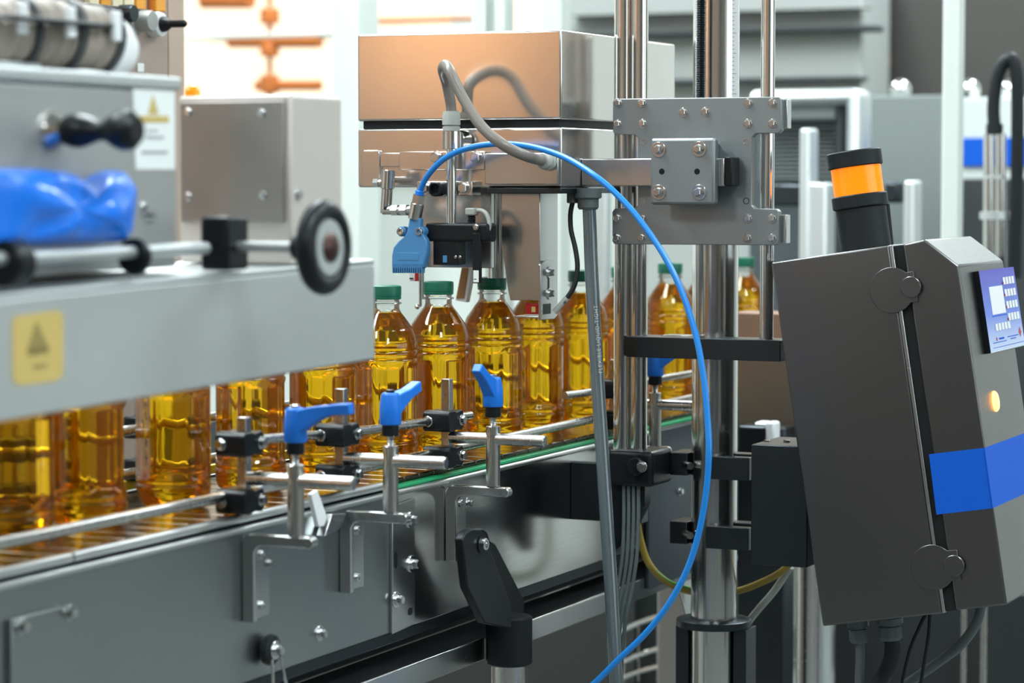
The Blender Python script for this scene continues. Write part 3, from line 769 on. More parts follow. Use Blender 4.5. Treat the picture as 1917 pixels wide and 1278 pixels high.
# grey hose on the head and the thin blue hose
hp = [(845, 212, 3.176), (843, 190, 3.174), (836, 155, 3.165), (829, 131, 3.14), (834, 122, 3.120), (843, 135, 3.105), (866, 182, 3.10), (902, 237, 3.09), (945, 273, 3.09), (985, 292, 3.115), (1008, 299, 3.165), (1020, 302, 3.182)]
gh = thing('grey_hose', 'thick grey hose looping from the white gland to the front plate of the head', 'hose', pX(*hp[0]))
bm = B(); tube(bm, [pX(*q) for q in hp], .0072, 18, 12); obj('hose', bm, GREY_H, gh)
g0, g1 = pX(1012, 300, 3.172), pX(1024, 303, 3.192)
bm = B(); lathe(bm, [(.0095, 0), (.0112, .002), (.0112, .009), (.0128, .0095), (.0128, .016)], pX(1015, 301, 3.174), (1, -.18, 0), 12); obj('gland_nut', bm, GREY_P, gh)
bh = [(786, 360, 3.157), (793, 342, 3.152), (806, 322, 3.145), (832, 297, 3.135), (870, 279, 3.13), (915, 270, 3.135), (960, 270, 3.138), (1010, 278, 3.135), (1062, 297, 3.12), (1115, 330, 3.10), (1160, 369, 3.095), (1200, 415, 3.09), (1243, 478, 3.085), (1276, 545, 3.08), (1302, 625, 3.075),
      (1317, 705, 3.07), (1325, 790, 3.065), (1327, 850, 3.06), (1322, 920, 3.06), (1310, 990, 3.06), (1288, 1062, 3.06), (1252, 1130, 3.06), (1208, 1186, 3.06), (1160, 1232, 3.06), (1105, 1285, 3.06), (1040, 1330, 3.05)]
bm = B(); tube(bm, [pX(*q) for q in bh], .0040, 14, 8)
tag(obj('air_hose', bm, BLUE_H), 'thin bright blue air hose arching from the nozzle down past the column', 'hose')

# ------------------------------------------------------------------ lifting carriage, rods and column
XP = 3.30
car = thing('slide_carriage', 'grey bolted slide plate with a thick clamp block, riding on the upright rods', 'machine', PH(1305, 458, XP))
ol = [(1147, 190), (1151, 185), (1458, 181), (1463, 186), (1463, 243), (1458, 249), (1415, 250), (1408, 256), (1407, 384), (1413, 390), (1453, 391), (1458, 396), (1458, 453), (1453, 459), (1150, 457), (1146, 452), (1146, 396), (1151, 390), (1188, 390), (1194, 384), (1194, 258), (1188, 252), (1151, 251), (1147, 246)]
bm = B(); prism(bm, [PH(x, y, XP) for x, y in ol], (.012, 0, 0)); sp = obj('slide_plate', bm, MATTE, car, .001)
for px, py in ((1157, 193), (1202, 193), (1279, 210), (1320, 209), (1401, 193), (1446, 192), (1156, 232), (1203, 231), (1400, 231), (1446, 231), (1156, 408), (1203, 409), (1400, 409), (1445, 409), (1155, 445), (1201, 445), (1399, 446), (1445, 446)):
    bolt(sp, PH(px, py, XP), (-1, 0, 0), .0058, BOLT, 'hex')
for px, py in ((1205, 265), (1397, 265), (1204, 376), (1397, 376)):
    p = PH(px, py, XP)
    bm = B(); lathe(bm, [(.0044, -.0002), (.0044, .0005), (.0035, .0005), (.0033, -.0001)], p, (-1, 0, 0), 20); obj('dowel_hole', bm, ROD if px < 1300 or py < 300 else DARKST, sp)
def cube_px(name, x0, y0, x1, y1, Xa, Xb, mat, parent, bev=.001, **k):
    a, b = PH(x0, y1, Xa), PH(x1, y0, Xa)
    return obj(name, box(B(), (Xa, a.y, a.z), (Xb, b.y, b.z)), mat, parent, bev, **k)
XC_ = XP - .05
cbk = cube_px('clamp_block', 1217, 258, 1338, 383, XC_, XC_ + .016, MATTE, car, .004, seg=4)
cube_px('clamp_spacer', 1232, 268, 1330, 296, XC_ + .0161, XP - .0002, MATTE, car)
cube_px('clamp_spacer', 1232, 350, 1330, 376, XC_ + .0161, XP - .0002, MATTE, car)
for px, py in ((1233, 280), (1309, 279), (1233, 360), (1309, 360)): bolt(cbk, PH(px, py, XC_), (-1, 0, 0), .0082, BOLT, 'washer')
for px in (1239, 1305):
    p = PH(px, 321, XC_)
    bm = B(); lathe(bm, [(.0040, -.0001), (.0040, .0002)], p, (-1, 0, 0), 20); obj('tapped_hole', bm, BLACK, cbk)
for y0, y1, xx in ((186, 241, 1474), (402, 455, 1472)):
    for s in (xx, 1178):
        cube_px('bearing_block', s - 62 if s > 1300 else 1150, y0, s if s > 1300 else 1212, y1, XP + .0125, XP + .030, STEEL, car, .001)
# cross arm from the head to the carriage
arm = thing('support_beam', 'horizontal steel bar joining the capping head to the clamp block', 'bar', PH(1130, 348, XC_ + .02))
a, b = PH(1046, 348, XC_ + .018), PH(1357, 296, XC_ + .018)
bm = B(); box(bm, (XC_ + .0165, b.y, a.z), (XP - .002, Yr - .0008, b.z)); obj('bar', bm, STEEL, arm, .0015)
a2, b2 = PH(1357, 348, XC_ + .018), PH(1371, 294, XC_ + .018)
bm = B(); box(bm, (XC_ + .0160, b2.y, a2.z), (XP - .003, b.y - .0002, b2.z)); obj('end_cap', bm, BLACK, arm, .0015)

XR = 3.345
def rod(x0, x1, ytop, ybot, X, label, mat=ROD, name='guide_rod', group='upright polished guide rods', cat='rod'):
    a, b = PH(x0, 640, X), PH(x1, 640, X); r = (a.y - b.y) / 2; Y = (a.y + b.y) / 2
    zt = H if ytop is None else PH(958, ytop, X).z; zb = PH(958, ybot, X).z
    bm = B(); cyl(bm, (X, Y, zb), (X, Y, zt), r, 36, ch=.001)
    return tag(obj(name, bm, mat), label, cat, group)
rod(1150, 1181, None, 846, XR, 'polished upright rod reflecting amber light, rising from the black clamp', group='upright polished guide rods')
rod(1180, 1211, None, 846, XR + .0, 'polished upright rod beside the slide plate edge, paired with the amber reflecting one')
rod(1422, 1447, None, 640, XR + .0, 'thinner polished upright rod standing on the dark cross bar')
# thick column with clamps and foot
XT = 3.40
a, b = PH(1297, 900, XT), PH(1378, 900, XT); rt = (a.y - b.y) / 2; YT = (a.y + b.y) / 2
col = thing('column', 'thick bright steel column with two clamps and a flanged foot', 'column', (XT, YT, 0))
bm = B(); cyl(bm, (XT, YT, .02), (XT, YT, H), rt, 48); obj('column_tube', bm, brushed('column_steel', (.66, .66, .65), .16, (60, 60, 6), .06, .006), col)
zf = PH(1337, 1158, XT).z
bm = B(); lathe(bm, [(.050, zf - .010), (.052, zf - .009), (.052, zf), (.050, zf + .001)], (XT, YT, 0), seg=44); obj('flange', bm, DARKST, col)
for s in (-1, 1):
    bm = B(); box(bm, (XT - .012, YT + s * .033, zf - .12), (XT + .03, YT + s * .052, zf - .0102)); obj('foot_web', bm, DARKST, col, .001)
bm = B(); box(bm, (XT - .05, YT - .055, .0), (XT + .05, YT + .055, zf - .1201)); obj('foot', bm, DARKST, col, .002)
for y0, y1 in ((854, 897), (985, 1027)):
    z0, z1 = PH(1340, y1, XT - .045).z, PH(1340, y0, XT - .045).z
    Ya, Yb = PH(1321, 900, XT - .046).y, PH(1402, 900, XT - .046).y
    bm = B(); box(bm, (XT - .046, Yb, z0), (XT - .0285, Ya, z1)); k = obj('clamp_jaw', bm, DARKST, col, .001)
    bm = B(); box(bm, (XT + .008, PH(1404, 900, XT).y, z0 + .001), (XT + .035, PH(1254, 900, XT).y - .02, z1 - .001)); obj('clamp_jaw', bm, DARKST, col, .001)
    bm = B(); box(bm, (XT - .020, YT + rt + .001, z0), (XT + .030, PH(1254, 900, XT - .02).y, z1)); obj('clamp_jaw', bm, DARKST, col, .001)
    bm = B(); cyl(bm, (XT - .022, YT + rt + .004, (z0 + z1) / 2), (XT - .040, YT + .02, (z0 + z1) / 2), .005, 14); obj('clamp_screw', bm, BOLT, col)
# lead screw and ruler in front of the column
p = PH(1314, 100, XR); zt = H; zb = PH(1314, 183, XR).z
bm = B(); n = int((zt - zb) / .0026) if False else 0
prof = []
zz = zb - .01
zend = PH(1314, -40, XR).z
while zz < zend:
    prof += [(.0052, zz), (.0064, zz + .0011)]; zz += .0024
prof += [(.0052, zz), (.0052, zt)]
bm = B(); lathe(bm, prof, (XR - .004, p.y, 0), seg=18)
tag(obj('lead_screw', bm, DARKST, sm=60), 'black threaded lead screw before the thick column, above the slide plate', 'screw')
p = PH(1376, 100, XT - .03)
rl = thing('ruler', 'narrow white ruler tape with tick marks on the thick column', 'ruler', (XT - .0265, PH(1377, 100, XT - .0275).y, PH(1377, 182, XT).z))
a, b = PH(1370, 182, XT - .0275), PH(1383, -20, XT - .0275)
bm = B(); box(bm, (XT - .0275, a.y, a.z), (XT - .0265, b.y, b.z)); obj('tape', bm, WHITE, rl)
tk = None
for k in range(24):
    y = 176 - k * 7.6
    q = PH(1370.5, y, XT - .0277); ln = .0035 if k % 5 else .006
    bm = B(); box(bm, (XT - .0277, q.y - ln, q.z), (XT - .0275, q.y, q.z + .0005)); obj('tick', bm, GREY_D, rl)
# dark cross bar tying the rods
a, b = PH(1173, 668, XR - .022), PH(1462, 637, XR - .022)
tb = thing('cross_bar', 'dark flat cross bar tying the upright rods below the slide plate', 'bar', (XR, (a.y + b.y) / 2, a.z))
bm = B(); box(bm, (XR - .024, b.y, a.z), (XR + .03, a.y, b.z)); obj('bar', bm, DARKST, tb, .0012)
cube_px('stop_pad', 1240, 628, 1300, 637, XR + .005, XR + .03, STEEL, tb)
cube_px('stop_end', 1236, 628, 1241, 638, XR + .005, XR + .03, BLACK, tb)
# black clamp at the foot of the rods
blk = thing('rod_foot_clamp', 'black plastic clamp holding the foot of the paired rods, with one bright bolt', 'clamp', PH(1185, 940, XR))
a, b = PH(1151, 936, XR - .028), PH(1221, 846, XR - .028)
bm = B(); box(bm, (XR - .028, b.y, a.z + .02), (XR + .05, a.y + .012, b.z)); obj('clamp_body', bm, BLACK, blk, .006, seg=3)
bm = B(); prism(bm, [PH(x, y, XR - .005) for x, y in ((1122, 890), (1205, 905), (1205, 945), (1172, 1010), (1136, 1046), (1126, 1040))], (.03, 0, 0)); obj('clamp_gusset', bm, BLACK, blk, .004)
p = PH(1193, 872, XR - .028); bm = B(); cyl(bm, p, p + V(-.010, 0, 0), .0125, 24, ch=.002); obj('boss', bm, BLACK, blk)
bolt(blk, PH(1202, 873, XR - .038), (-1, 0, 0), .0075, BOLT, 'hex')
bm = B(); box(bm, (XR + .02, a.y - .02, ZT - .1), (XR + .045, YF - .0008, ZT - .02)); obj('bracket', bm, DARKST, blk)

# ------------------------------------------------------------------ slanted conduit, cables around it
def tubepx(name, pts, r, mat, label, cat, group=None, seg=14):
    return tag(obj(name, tube(B(), [pX(*q) for q in pts], r, seg, 8), mat), label, cat, group)
cpts = [pX(1103, 392, 3.262), pX(1108, 520, 3.25), pX(1118, 700, 3.235), pX(1131, 900, 3.215), pX(1144, 1100, 3.20), pX(1155, 1290, 3.185)]
cdt = thing('conduit', 'slanted grey flexible conduit with printed lettering in front of the bottles', 'conduit', cpts[-1])
bm = B(); tube(bm, cpts, .0093, 22, 8); obj('conduit_tube', bm, CLEARH, cdt)
ga, gb = pX(1102, 392, 3.265), pX(1100, 352, 3.267)
bm = B(); lathe(bm, [(.0125, 0), (.0145, .003), (.0145, .014), (.0185, .016), (.0185, (gb.z - ga.z))], (3.263, ga.y, ga.z), seg=24); obj('conduit_gland', bm, GREY_D, cdt)
fc = bpy.data.curves.new('lettering', 'FONT'); fc.body = 'FLEXIBLE LIQUID-TIGHT'; fc.size = .0075; fc.extrude = .0001; fc.space_character = 1.15
fo = bpy.data.objects.new('lettering_font', fc); C.objects.link(fo)
dg = bpy.context.evaluated_depsgraph_get(); dg.update()
me = bpy.data.meshes.new_from_object(fo.evaluated_get(dg)); bpy.data.objects.remove(fo); bpy.data.curves.remove(fc)
tp, tq = pX(1128, 698, 3.222), pX(1117.5, 560, 3.237)
ux = (tq - tp).normalized(); nz = -Vector((math.cos(R(10)), math.sin(R(10)), 0)); nz = (nz - ux * nz.dot(ux)).normalized(); uy = nz.cross(ux)
Mx = Matrix((ux, uy, nz)).transposed().to_4x4(); me.transform(Mx); me.transform(Matrix.Translation(tp - wloc(cdt)))
me.materials.clear(); me.materials.append(GREY_P)
lo = bpy.data.objects.new('lettering', me); C.objects.link(lo); lo.parent = cdt
cg = thing('sensor_lead', 'thin black lead curving from under the cross arm to the bottle necks', 'cable', pX(1045, 575, 3.24))
bm = B(); tube(bm, [pX(1072, 378, 3.265), pX(1068, 400, 3.262), pX(1069, 430, 3.26), pX(1077, 465, 3.255), pX(1081, 500, 3.25), pX(1075, 535, 3.245), pX(1058, 562, 3.24), pX(1045, 575, 3.24)], .0034, 12); obj('lead', bm, RUBBER, cg)
bm = B(); cyl(bm, pX(1072, 380, 3.265), pX(1072, 358, 3.266), .008, 18, ch=.001); obj('lead_gland', bm, GREY_D, cg)
bm = B(); cyl(bm, pX(1062, 557, 3.241), pX(1038, 584, 3.238), .0040, 14); obj('lead_sleeve', bm, GREY_P, cg)
gx = 3.332
for k, (x0, lab) in enumerate(((1168, 'grey cable hanging below the black rod clamp, first of four beside the conduit'), (1177, 'grey cable hanging below the black rod clamp, second of four from the conduit'),
                               (1186, 'grey cable hanging below the black rod clamp, third of four from the conduit'), (1195, 'grey cable hanging below the black rod clamp, outermost of four from the conduit'))):
    tubepx('grey_cable', [(x0, 898, gx), (x0, 970, gx), (x0 - 3, 1040, gx), (x0 - 12, 1100, gx), (x0 - 22, 1150, gx), (x0 - 30, 1220, gx + .02), (x0 - 32, 1300, gx + .05)], .0027, GREY_D, lab, 'cable', 'grey cables below the black rod clamp')
ec = thing('earth_cable', 'green and ochre earth cable sagging behind the thick column', 'cable', pX(1290, 1106, 3.47))
ep = [(1190, 960, 3.44), (1199, 1010, 3.45), (1215, 1055, 3.46), (1250, 1090, 3.47), (1300, 1108, 3.47), (1370, 1108, 3.47), (1425, 1090, 3.46), (1465, 1068, 3.44), (1490, 1040, 3.42)]
bm = B(); tube(bm, [pX(*q) for q in ep], .0050, 14, 8); obj('cable_sheath', bm, OCHRE, ec)
bm = B(); tube(bm, [pX(a, b, c) + V(-.003, 0, .0045) for a, b, c in ep[:5]], .0018, 8, 8); obj('green_stripe', bm, CABLE_G, ec)
tubepx('white_cable', [(1480, 1060, 3.45), (1450, 1105, 3.47), (1420, 1140, 3.48), (1398, 1170, 3.49), (1380, 1215, 3.5)], .0052, GREY_P, 'pale thick cable slanting down beside the thick column', 'cable')
tubepx('white_lead', [(1268, 1095, 3.5), (1277, 1125, 3.5), (1284, 1160, 3.5), (1285, 1200, 3.5)], .0015, GREY_P, 'thin white lead behind the blue hose above the column foot', 'cable')

# ------------------------------------------------------------------ control box
XB = 3.25; WB = .228
def CB(x, y, dx=0): return pX(x, y, XB + dx)
cbx = thing('control_box', 'tilted brushed steel control box with a blue band and a keypad', 'control box', CB(1655, 1170) + V(.1, 0, 0))
bm = B(); prism(bm, [CB(*q) for q in ((1443, 491), (1664, 459), (1764, 1148), (1540, 1172))], (WB, 0, 0)); obj('box_body', bm, STEEL_X, cbx, .0025, seg=3)
bm = B(); prism(bm, [CB(x, y, .006) for x, y in ((1663, 462), (1694, 458), (1794, 1141), (1763, 1146))], (WB - .012, 0, 0)); obj('door_seal', bm, RUBBER, cbx)
bm = B(); prism(bm, [CB(x, y, -.001) for x, y in ((1664, 459), (1671, 458), (1770, 1146), (1764, 1148))], (WB, 0, 0)); obj('door_rim', bm, STEEL, cbx, .0008)
dpts = [(1690, 457), (1731, 448), (1795, 497), (1885, 1132), (1789, 1142)]
bm = B(); prism(bm, [CB(*q) for q in dpts], (WB, 0, 0)); door = obj('door', bm, STEEL_X, cbx, .0025, seg=3)
# front face frame of the door
f0, f1 = CB(1795, 497), CB(1885, 1132)
ev = (f1 - f0).normalized(); ex = Vector((1, 0, 0)); en = ex.cross(ev).normalized()
if en.y > 0: en = -en
def FR(px, py, out=0):
    d = ray(px, py); o = f0 + en * out
    return CAM + d * ((o - CAM).dot(en) / d.dot(en))
# blue band wrapping the side and the front
bm = B(); prism(bm, [CB(x, y, -.0006) for x, y in ((1739, 850), (1843.5, 838), (1859, 951), (1753, 963))], (.0005, 0, 0)); obj('blue_band', bm, BLUE_V, cbx)
A0 = FR(1843.5, 838, .0006); A1 = FR(1859, 951, .0006)
bm = B(); prism(bm, [A0, A1, A1 + V(WB - .001, 0, 0), A0 + V(WB - .001, 0, 0)], en * -.0005); obj('blue_band', bm, BLUE_V, cbx)
# hinges
for hx, hy, kx, ky in ((1669, 543, 1706, 537), (1746, 1062, 1787, 1058)):
    c, k = CB(hx, hy, -.003), CB(kx, ky, -.003)
    u = (k - c).normalized(); v = V(0, -u.z, u.y); h = .0195; rr = .0293; a0 = math.asin(h / rr)
    arc = [c + u * rr * math.cos(a0 + (2 * math.pi - 2 * a0) * i / 40) + v * rr * math.sin(a0 + (2 * math.pi - 2 * a0) * i / 40) for i in range(41)]
    dk = (k - c).length + .006
    bm = B(); prism(bm, arc + [c + u * dk - v * h, c + u * dk + v * h], (.0029, 0, 0)); hg_ = obj('hinge', bm, STEEL_X, cbx, .0006, 12)
    bm = B(); lathe(bm, [(.0135, 0), (.0135, .004), (.0128, .0046)], k + V(.0005, 0, 0), (-1, 0, 0), 32); obj('hinge_pin', bm, STEEL_X, hg_, 0, 12)
# keypad
kc = [FR(1832, 507, .007), FR(1897, 499, .007), FR(1918, 648, .007), FR(1855, 661, .007)]
o_, kx_, ky_ = kc[0], (kc[1] - kc[0]), (kc[3] - kc[0])
def KP(u, v, out=0): return o_ + kx_ * u + ky_ * v + en * out
bm = B(); prism(bm, kc, en * -.0072); kb = obj('keypad_frame', bm, BLACK, cbx, .0006)
bm = B(); prism(bm, [KP(0, 0, .0003), KP(1, 0, .0003), KP(1, 1, .0003), KP(0, 1, .0003)], en * -.0002); obj('keypad', bm, KEYPAD, cbx)
def kpatch(name, u0, v0, u1, v1, mat, out=.0007, pts=None):
    q = pts or [(u0, v0), (u1, v0), (u1, v1), (u0, v1)]
    bm = B(); prism(bm, [KP(a, b, out) for a, b in q], en * -.0004); return obj(name, bm, mat, kb)
kpatch('display', .20, .21, .58, .55, WHITE)
kpatch('display_rim', .18, .565, .60, .575, BLUE_V)
for r_ in range(4):
    for c_ in range(4):
        u = .62 + c_ * .085; v = .115 + r_ * .15
        kpatch('key', u, v, u + .065, v + .09, WHITE, .001)
    kpatch('key_mark', .60, .17 + r_ * .15, .625, .20 + r_ * .15, RED, .0012)
for c_ in range(5): kpatch('key', .22 + c_ * .088, .665, .285 + c_ * .088, .75, WHITE, .001)
kpatch('red_mark', 0, 0, 0, 0, RED, pts=[(.90, .76), (.94, .82), (.90, .88), (.86, .82)])
kpatch('print_line', .10, .885, .48, .893, BLUE_V); kpatch('print_line', .52, .845, .84, .855, BLUE_V); kpatch('print_line', .60, .875, .76, .885, BLUE_V)
kpatch('print_line', .08, .945, .97, .950, BLUE_V); kpatch('print_word', .28, .84, .42, .862, BLUE_V); kpatch('print_mark', .20, .83, .225, .87, RED)
# orange lamp reflection on the door, built as a small glowing dome
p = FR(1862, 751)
bm = B(); lathe(bm, [(.0135, 0), (.0135, .0015), (.0115, .0035), (.006, .0050), (.001, .0053)], p, en, 28); obj('painted_reflection', bm, REFLECT_GLOW, cbx)
# arm to the column
cube_px('mount_box', 1405, 836, 1512, 1056, 3.285, 3.40, DARKST, cbx, .0015)
for px in (1436, 1473): bolt(cbx, PH(px, 828, 3.33) + V(0, 0, -.002), (0, 0, 1), .006, BOLT, 'hex')
# cable glands
gl_ = [(1609, 1162, 1203, 19, GREY_D), (1668, 1156, 1198, 23, GREY_D)]
for k, (gx_, ya, yb, hw, mt) in enumerate(gl_):
    a, b = pX(gx_ - 3, ya, XB + .09), pX(gx_, yb, XB + .09); L = (b - a).length; r = hw / 1441
    bm = B(); lathe(bm, [(r * 1.1, 0), (r * 1.1, L * .25), (r * .85, L * .27), (r * .85, L * .35), (r, L * .38), (r, L * .85), (r * .8, L)], a, b - a, 28, mod=lambda an, h: .0008 * (math.cos(an * 9) > .2) * (h > .011)); obj('cable_gland', bm, mt, cbx)
tubepx('grey_cable', [(1609, 1195, 3.34), (1610, 1230, 3.34), (1608, 1290, 3.34)], .0062, GREY_D, 'grey cable hanging from the small gland under the control box', 'cable')
tubepx('thick_cable', [(1668, 1190, 3.34), (1671, 1215, 3.34), (1662, 1250, 3.34), (1630, 1300, 3.34)], .0112, RUBBER, 'thick dark cable bending away below the large gland of the control box', 'cable')
for pts, lab in (([(1732, 1150, 3.36), (1718, 1180, 3.36), (1702, 1220, 3.36), (1686, 1290, 3.36)], 'thin black cable bowing below the control box beside the large gland'),
                 ([(1741, 1148, 3.36), (1738, 1190, 3.36), (1730, 1240, 3.36), (1722, 1290, 3.36)], 'thin black cable dropping straight below the lower hinge')):
    tubepx('thin_cable', pts, .0024, RUBBER, lab, 'cable')
tubepx('thick_cable', [(1838, 1130, 3.38), (1828, 1165, 3.38), (1800, 1205, 3.40), (1755, 1240, 3.42), (1690, 1285, 3.45)], .0068, GREY_D, 'grey cable swinging from the door corner of the control box', 'cable')
# beacon
tp, bp = CB(1598, 283, .075), CB(1622, 470, .075)
ax = (tp - bp).normalized(); Lb = (tp - bp).length; rb = 52.0 / 1441
bcn = thing('beacon', 'orange and black signal beacon on top of the control box', 'beacon', bp)
def bsec(name, f0, f1, r, mat, ch=.0015):
    bm = B(); cyl(bm, bp + ax * Lb * f0, bp + ax * Lb * f1, r, 48, ch=ch); return obj(name, bm, mat, bcn)
bsec('beacon_base', -.02, .44, rb * .93, RUBBER); bsec('beacon_ring', .435, .565, rb * 1.02, RUBBER); bsec('beacon_cap', .84, 1.0, rb * 1.0, RUBBER)
bm = B(); lathe(bm, [(rb * .91, Lb * .55), (rb * .91, Lb * .85)], bp, ax, 96, mod=lambda a, h: .0005 * (math.cos(a * 48) > 0)); obj('beacon_lens', bm, ORANGE, bcn)
bm = B(); cyl(bm, bp + ax * Lb * .05 + RT * rb * .93, bp + ax * Lb * .47 + RT * rb * .97, .0035, 12); obj('cable_duct', bm, RUBBER, bcn)

# ------------------------------------------------------------------ guard cover and housings over the near bottles
YG = 1.25
XGE = pY(702, 600, YG).x
zg0, zg1 = pY(702, 672, YG).z, pY(702, 494, YG).z
cov = thing('guard_cover', 'long pale aluminium guard cover over the near bottles with a yellow sticker', 'cover', (1.7, YG, zg0))
SL = .016   # the cover droops slightly towards the near end
def cv(x): return -SL * (XGE - x)
bm = B()
for dz in (0,):
    prism(bm, [V(XGE, YG, zg0), V(XGE, YG, zg1), V(.9, YG, zg1 + cv(.9)), V(.9, YG, zg0 + cv(.9))], (0, .006, 0))
obj('cover_front', bm, ALU, cov, .002)
bm = B(); prism(bm, [V(XGE, YG, zg1), V(XGE, YG + .17, zg1), V(.9, YG + .17, zg1 + cv(.9)), V(.9, YG, zg1 + cv(.9))], (0, 0, .005)); obj('cover_shelf', bm, ALU, cov, .0015)
bm = B(); prism(bm, [V(XGE, YG + .006, zg0), V(XGE, YG + .17, zg0 + .03), V(XGE, YG + .17, zg1), V(XGE, YG + .006, zg1)], (-.005, 0, 0)); obj('cover_end', bm, ALU, cov, .001)
st = [pY(a, b, YG - .0006) for a, b in ((26, 592), (108, 580), (119, 590), (119, 703), (106, 713), (36, 722), (24, 712), (23, 604))]
bm = B(); prism(bm, st, (0, .0005, 0)); yst = obj('sticker', bm, YELLOW, cov, label='yellow warning sticker')
def spatch(pp, mat, name):
    bm = B(); prism(bm, [pY(a, b, YG - .0012) for a, b in pp], (0, .0005, 0)); obj(name, bm, mat, yst)
spatch(((69, 600), (92, 652), (52, 658)), YELLOW_D, 'warning_triangle'); spatch(((54, 655), (92, 650), (92, 660), (54, 666)), YELLOW_D, 'warning_bar'); spatch(((64, 683), (88, 680), (88, 686), (64, 690)), YELLOW_D, 'warning_text')

# motor housing with label and clamp knob
YM = 1.30
XMr = pY(331, 200, YM).x; zm1 = pY(331, 145, YM).z
hou = thing('motor_housing', 'grey aluminium housing on the guard cover with a white warning label', 'housing', (1.7, YM + .06, zg1))
bm = B(); box(bm, (1.05, YM, zg1 + .0052), (XMr, YM + .115, zm1 - .012)); obj('housing_body', bm, ALU_D, hou, .004, seg=3)
bm = B(); box(bm, (1.05, YM - .004, zm1 - .012), (XMr + .003, YM + .12, zm1)); obj('housing_lid', bm, ALU, hou, .003, seg=3)
def mp(pp, mat, name, par, out=.0008):
    bm = B(); prism(bm, [pY(a, b, YM - out) for a, b in pp], (0, .0005, 0)); return obj(name, bm, mat, par)
lb = mp(((249, 165), (327, 168), (328, 317), (254, 317)), PAPER, 'label', hou)
mp(((287, 178), (297, 214), (278, 213)), YELLOW, 'warning_triangle', lb, .0014); mp(((261, 217), (316, 217), (316, 229), (261, 229)), YELLOW, 'warning_band', lb, .0014)
for q in (((277, 243), (296, 243), (296, 247), (277, 247)), ((275, 254), (307, 255), (307, 260), (275, 259)), ((266, 282), (314, 282), (314, 288), (266, 288))): mp(q, PRINT, 'text_line', lb, .0014)
for px, py in ((270, 390), (280, 402)): bolt(hou, pY(px, py, YM), (0, -1, 0), .006, BOLT, 'hex')
# star knob on the housing
p = pY(95, 245, YM)
kn = thing('clamp_knob', 'black T-shaped clamp knob with a chrome boss on the grey housing', 'knob', p)
bm = B(); lathe(bm, [(.017, 0), (.017, .004), (.013, .010), (.011, .016)], p, (0, -1, 0), 28); obj('boss', bm, CHROME, kn)
bm = B(); lathe(bm, [(.011, .014), (.014, .020), (.015, .030), (.012, .040), (.009, .048), (.009, .056), (.015, .066), (.0175, .074), (.0165, .082), (.011, .088)], p, (0, -1, 0), 28); obj('knob_grip', bm, BLACK, kn)

# gearbox behind the handwheel
Xb0 = pY(545, 300, 1.262).x; Yb0 = 1.262; Xb1 = pY(641, 300, Yb0).x
Yb1 = pX(335, 300, Xb0).y; zt2 = pX(545, 177, Xb0).z
gb = thing('gearbox', 'plain steel gear housing between the grey housing and the white pillar', 'housing', (Xb0, Yb0 + .06, zg1))
bm = B(); box(bm, (Xb0, Yb0, zg1 + .004), (Xb1, Yb1, zt2)); obj('gearbox_case', bm, brushed('gearbox_steel', (.60, .55, .51), .45, (4, 4, 40), .06, .01, .35), gb, .003)
bm = B(); box(bm, (Xb0 - .004, Yb0 + .006, zg1 + .045), (Xb0 - .0003, Yb1 - .004, zt2 - .006)); fp = obj('gearbox_plate', bm, brushed('gearbox_plate_steel', (.36, .33, .31), .42, (4, 4, 40), .06), gb, .001)
for px, py in ((352, 210), (490, 212), (352, 368), (492, 366)): bolt(fp, pX(px, py, Xb0 - .004), (-1, 0, 0), .0045, BOLT, 'hex')
bolt(gb, pY(557, 364, Yb0), (0, -1, 0), .0055, BOLT, 'hex')

# handwheel with shaft and bearing
YW = 1.155
wc = pY(606, 463, YW)
hw = thing('handwheel', 'black handwheel with a bright hub ring on a steel shaft', 'handwheel', wc)
bm = B(); RW = .0345
prof = [(RW + .0095 * math.cos(a), .0095 * math.sin(a)) for a in [2 * math.pi * k / 16 for k in range(17)]]
lathe(bm, prof, wc, (0, -1, 0), 48, cap=False); obj('wheel_rim', bm, BLACK, hw)
bm = B(); lathe(bm, [(.027, -.006), (.034, -.004), (.034, .004), (.027, .003)], wc, (0, -1, 0), 40); obj('wheel_disc', bm, BLACK, hw)
bm = B(); lathe(bm, [(.014, .002), (.0265, .004), (.0255, .007), (.014, .007)], wc, (0, -1, 0), 40); obj('hub_ring', bm, ALU, hw)
bm = B(); lathe(bm, [(.013, -.016), (.0145, -.004), (.0135, .009), (.009, .012), (.002, .013)], wc, (0, -1, 0), 32); obj('hub', bm, brushed('hub_brown', (.10, .06, .055), .35), hw)
bm = B(); cyl(bm, wc + V(0, .012, 0), wc + V(0, .130, 0), .0048, 22); obj('shaft', bm, ALU_D, hw)
bm = B(); cyl(bm, wc + V(0, .014, 0), wc + V(0, .030, 0), .012, 22, ch=.001); obj('shaft_boss', bm, BLACK, hw)
bm = B(); box(bm, wc + V(-.020, .090, -.022), wc + V(.020, .120, .028)); obj('bearing_block', bm, BLACK, hw, .004, seg=3)
# round rod along the shelf with black discs
r0, r1 = pY(-40, 468, 1.29), pY(380, 452, 1.29)
sr = thing('shelf_rod', 'steel rod lying along the guard cover shelf through black discs', 'rod', r0)
bm = B(); cyl(bm, V(1.1, 1.262, 1.2845), V(pY(385, 452, 1.262).x, 1.262, 1.2875), .0058, 22); obj('rod', bm, ALU, sr)
for px in (20, 252):
    c = pY(px, 480, 1.262); c.z = 1.283
    bm = B(); cyl(bm, c + V(-.012 if px < 100 else -.004, 0, 0), c + V(.012 if px < 100 else .004, 0, 0), .0185 if px < 100 else .0165, 30, ch=.002); obj('disc', bm, BLACK, sr)
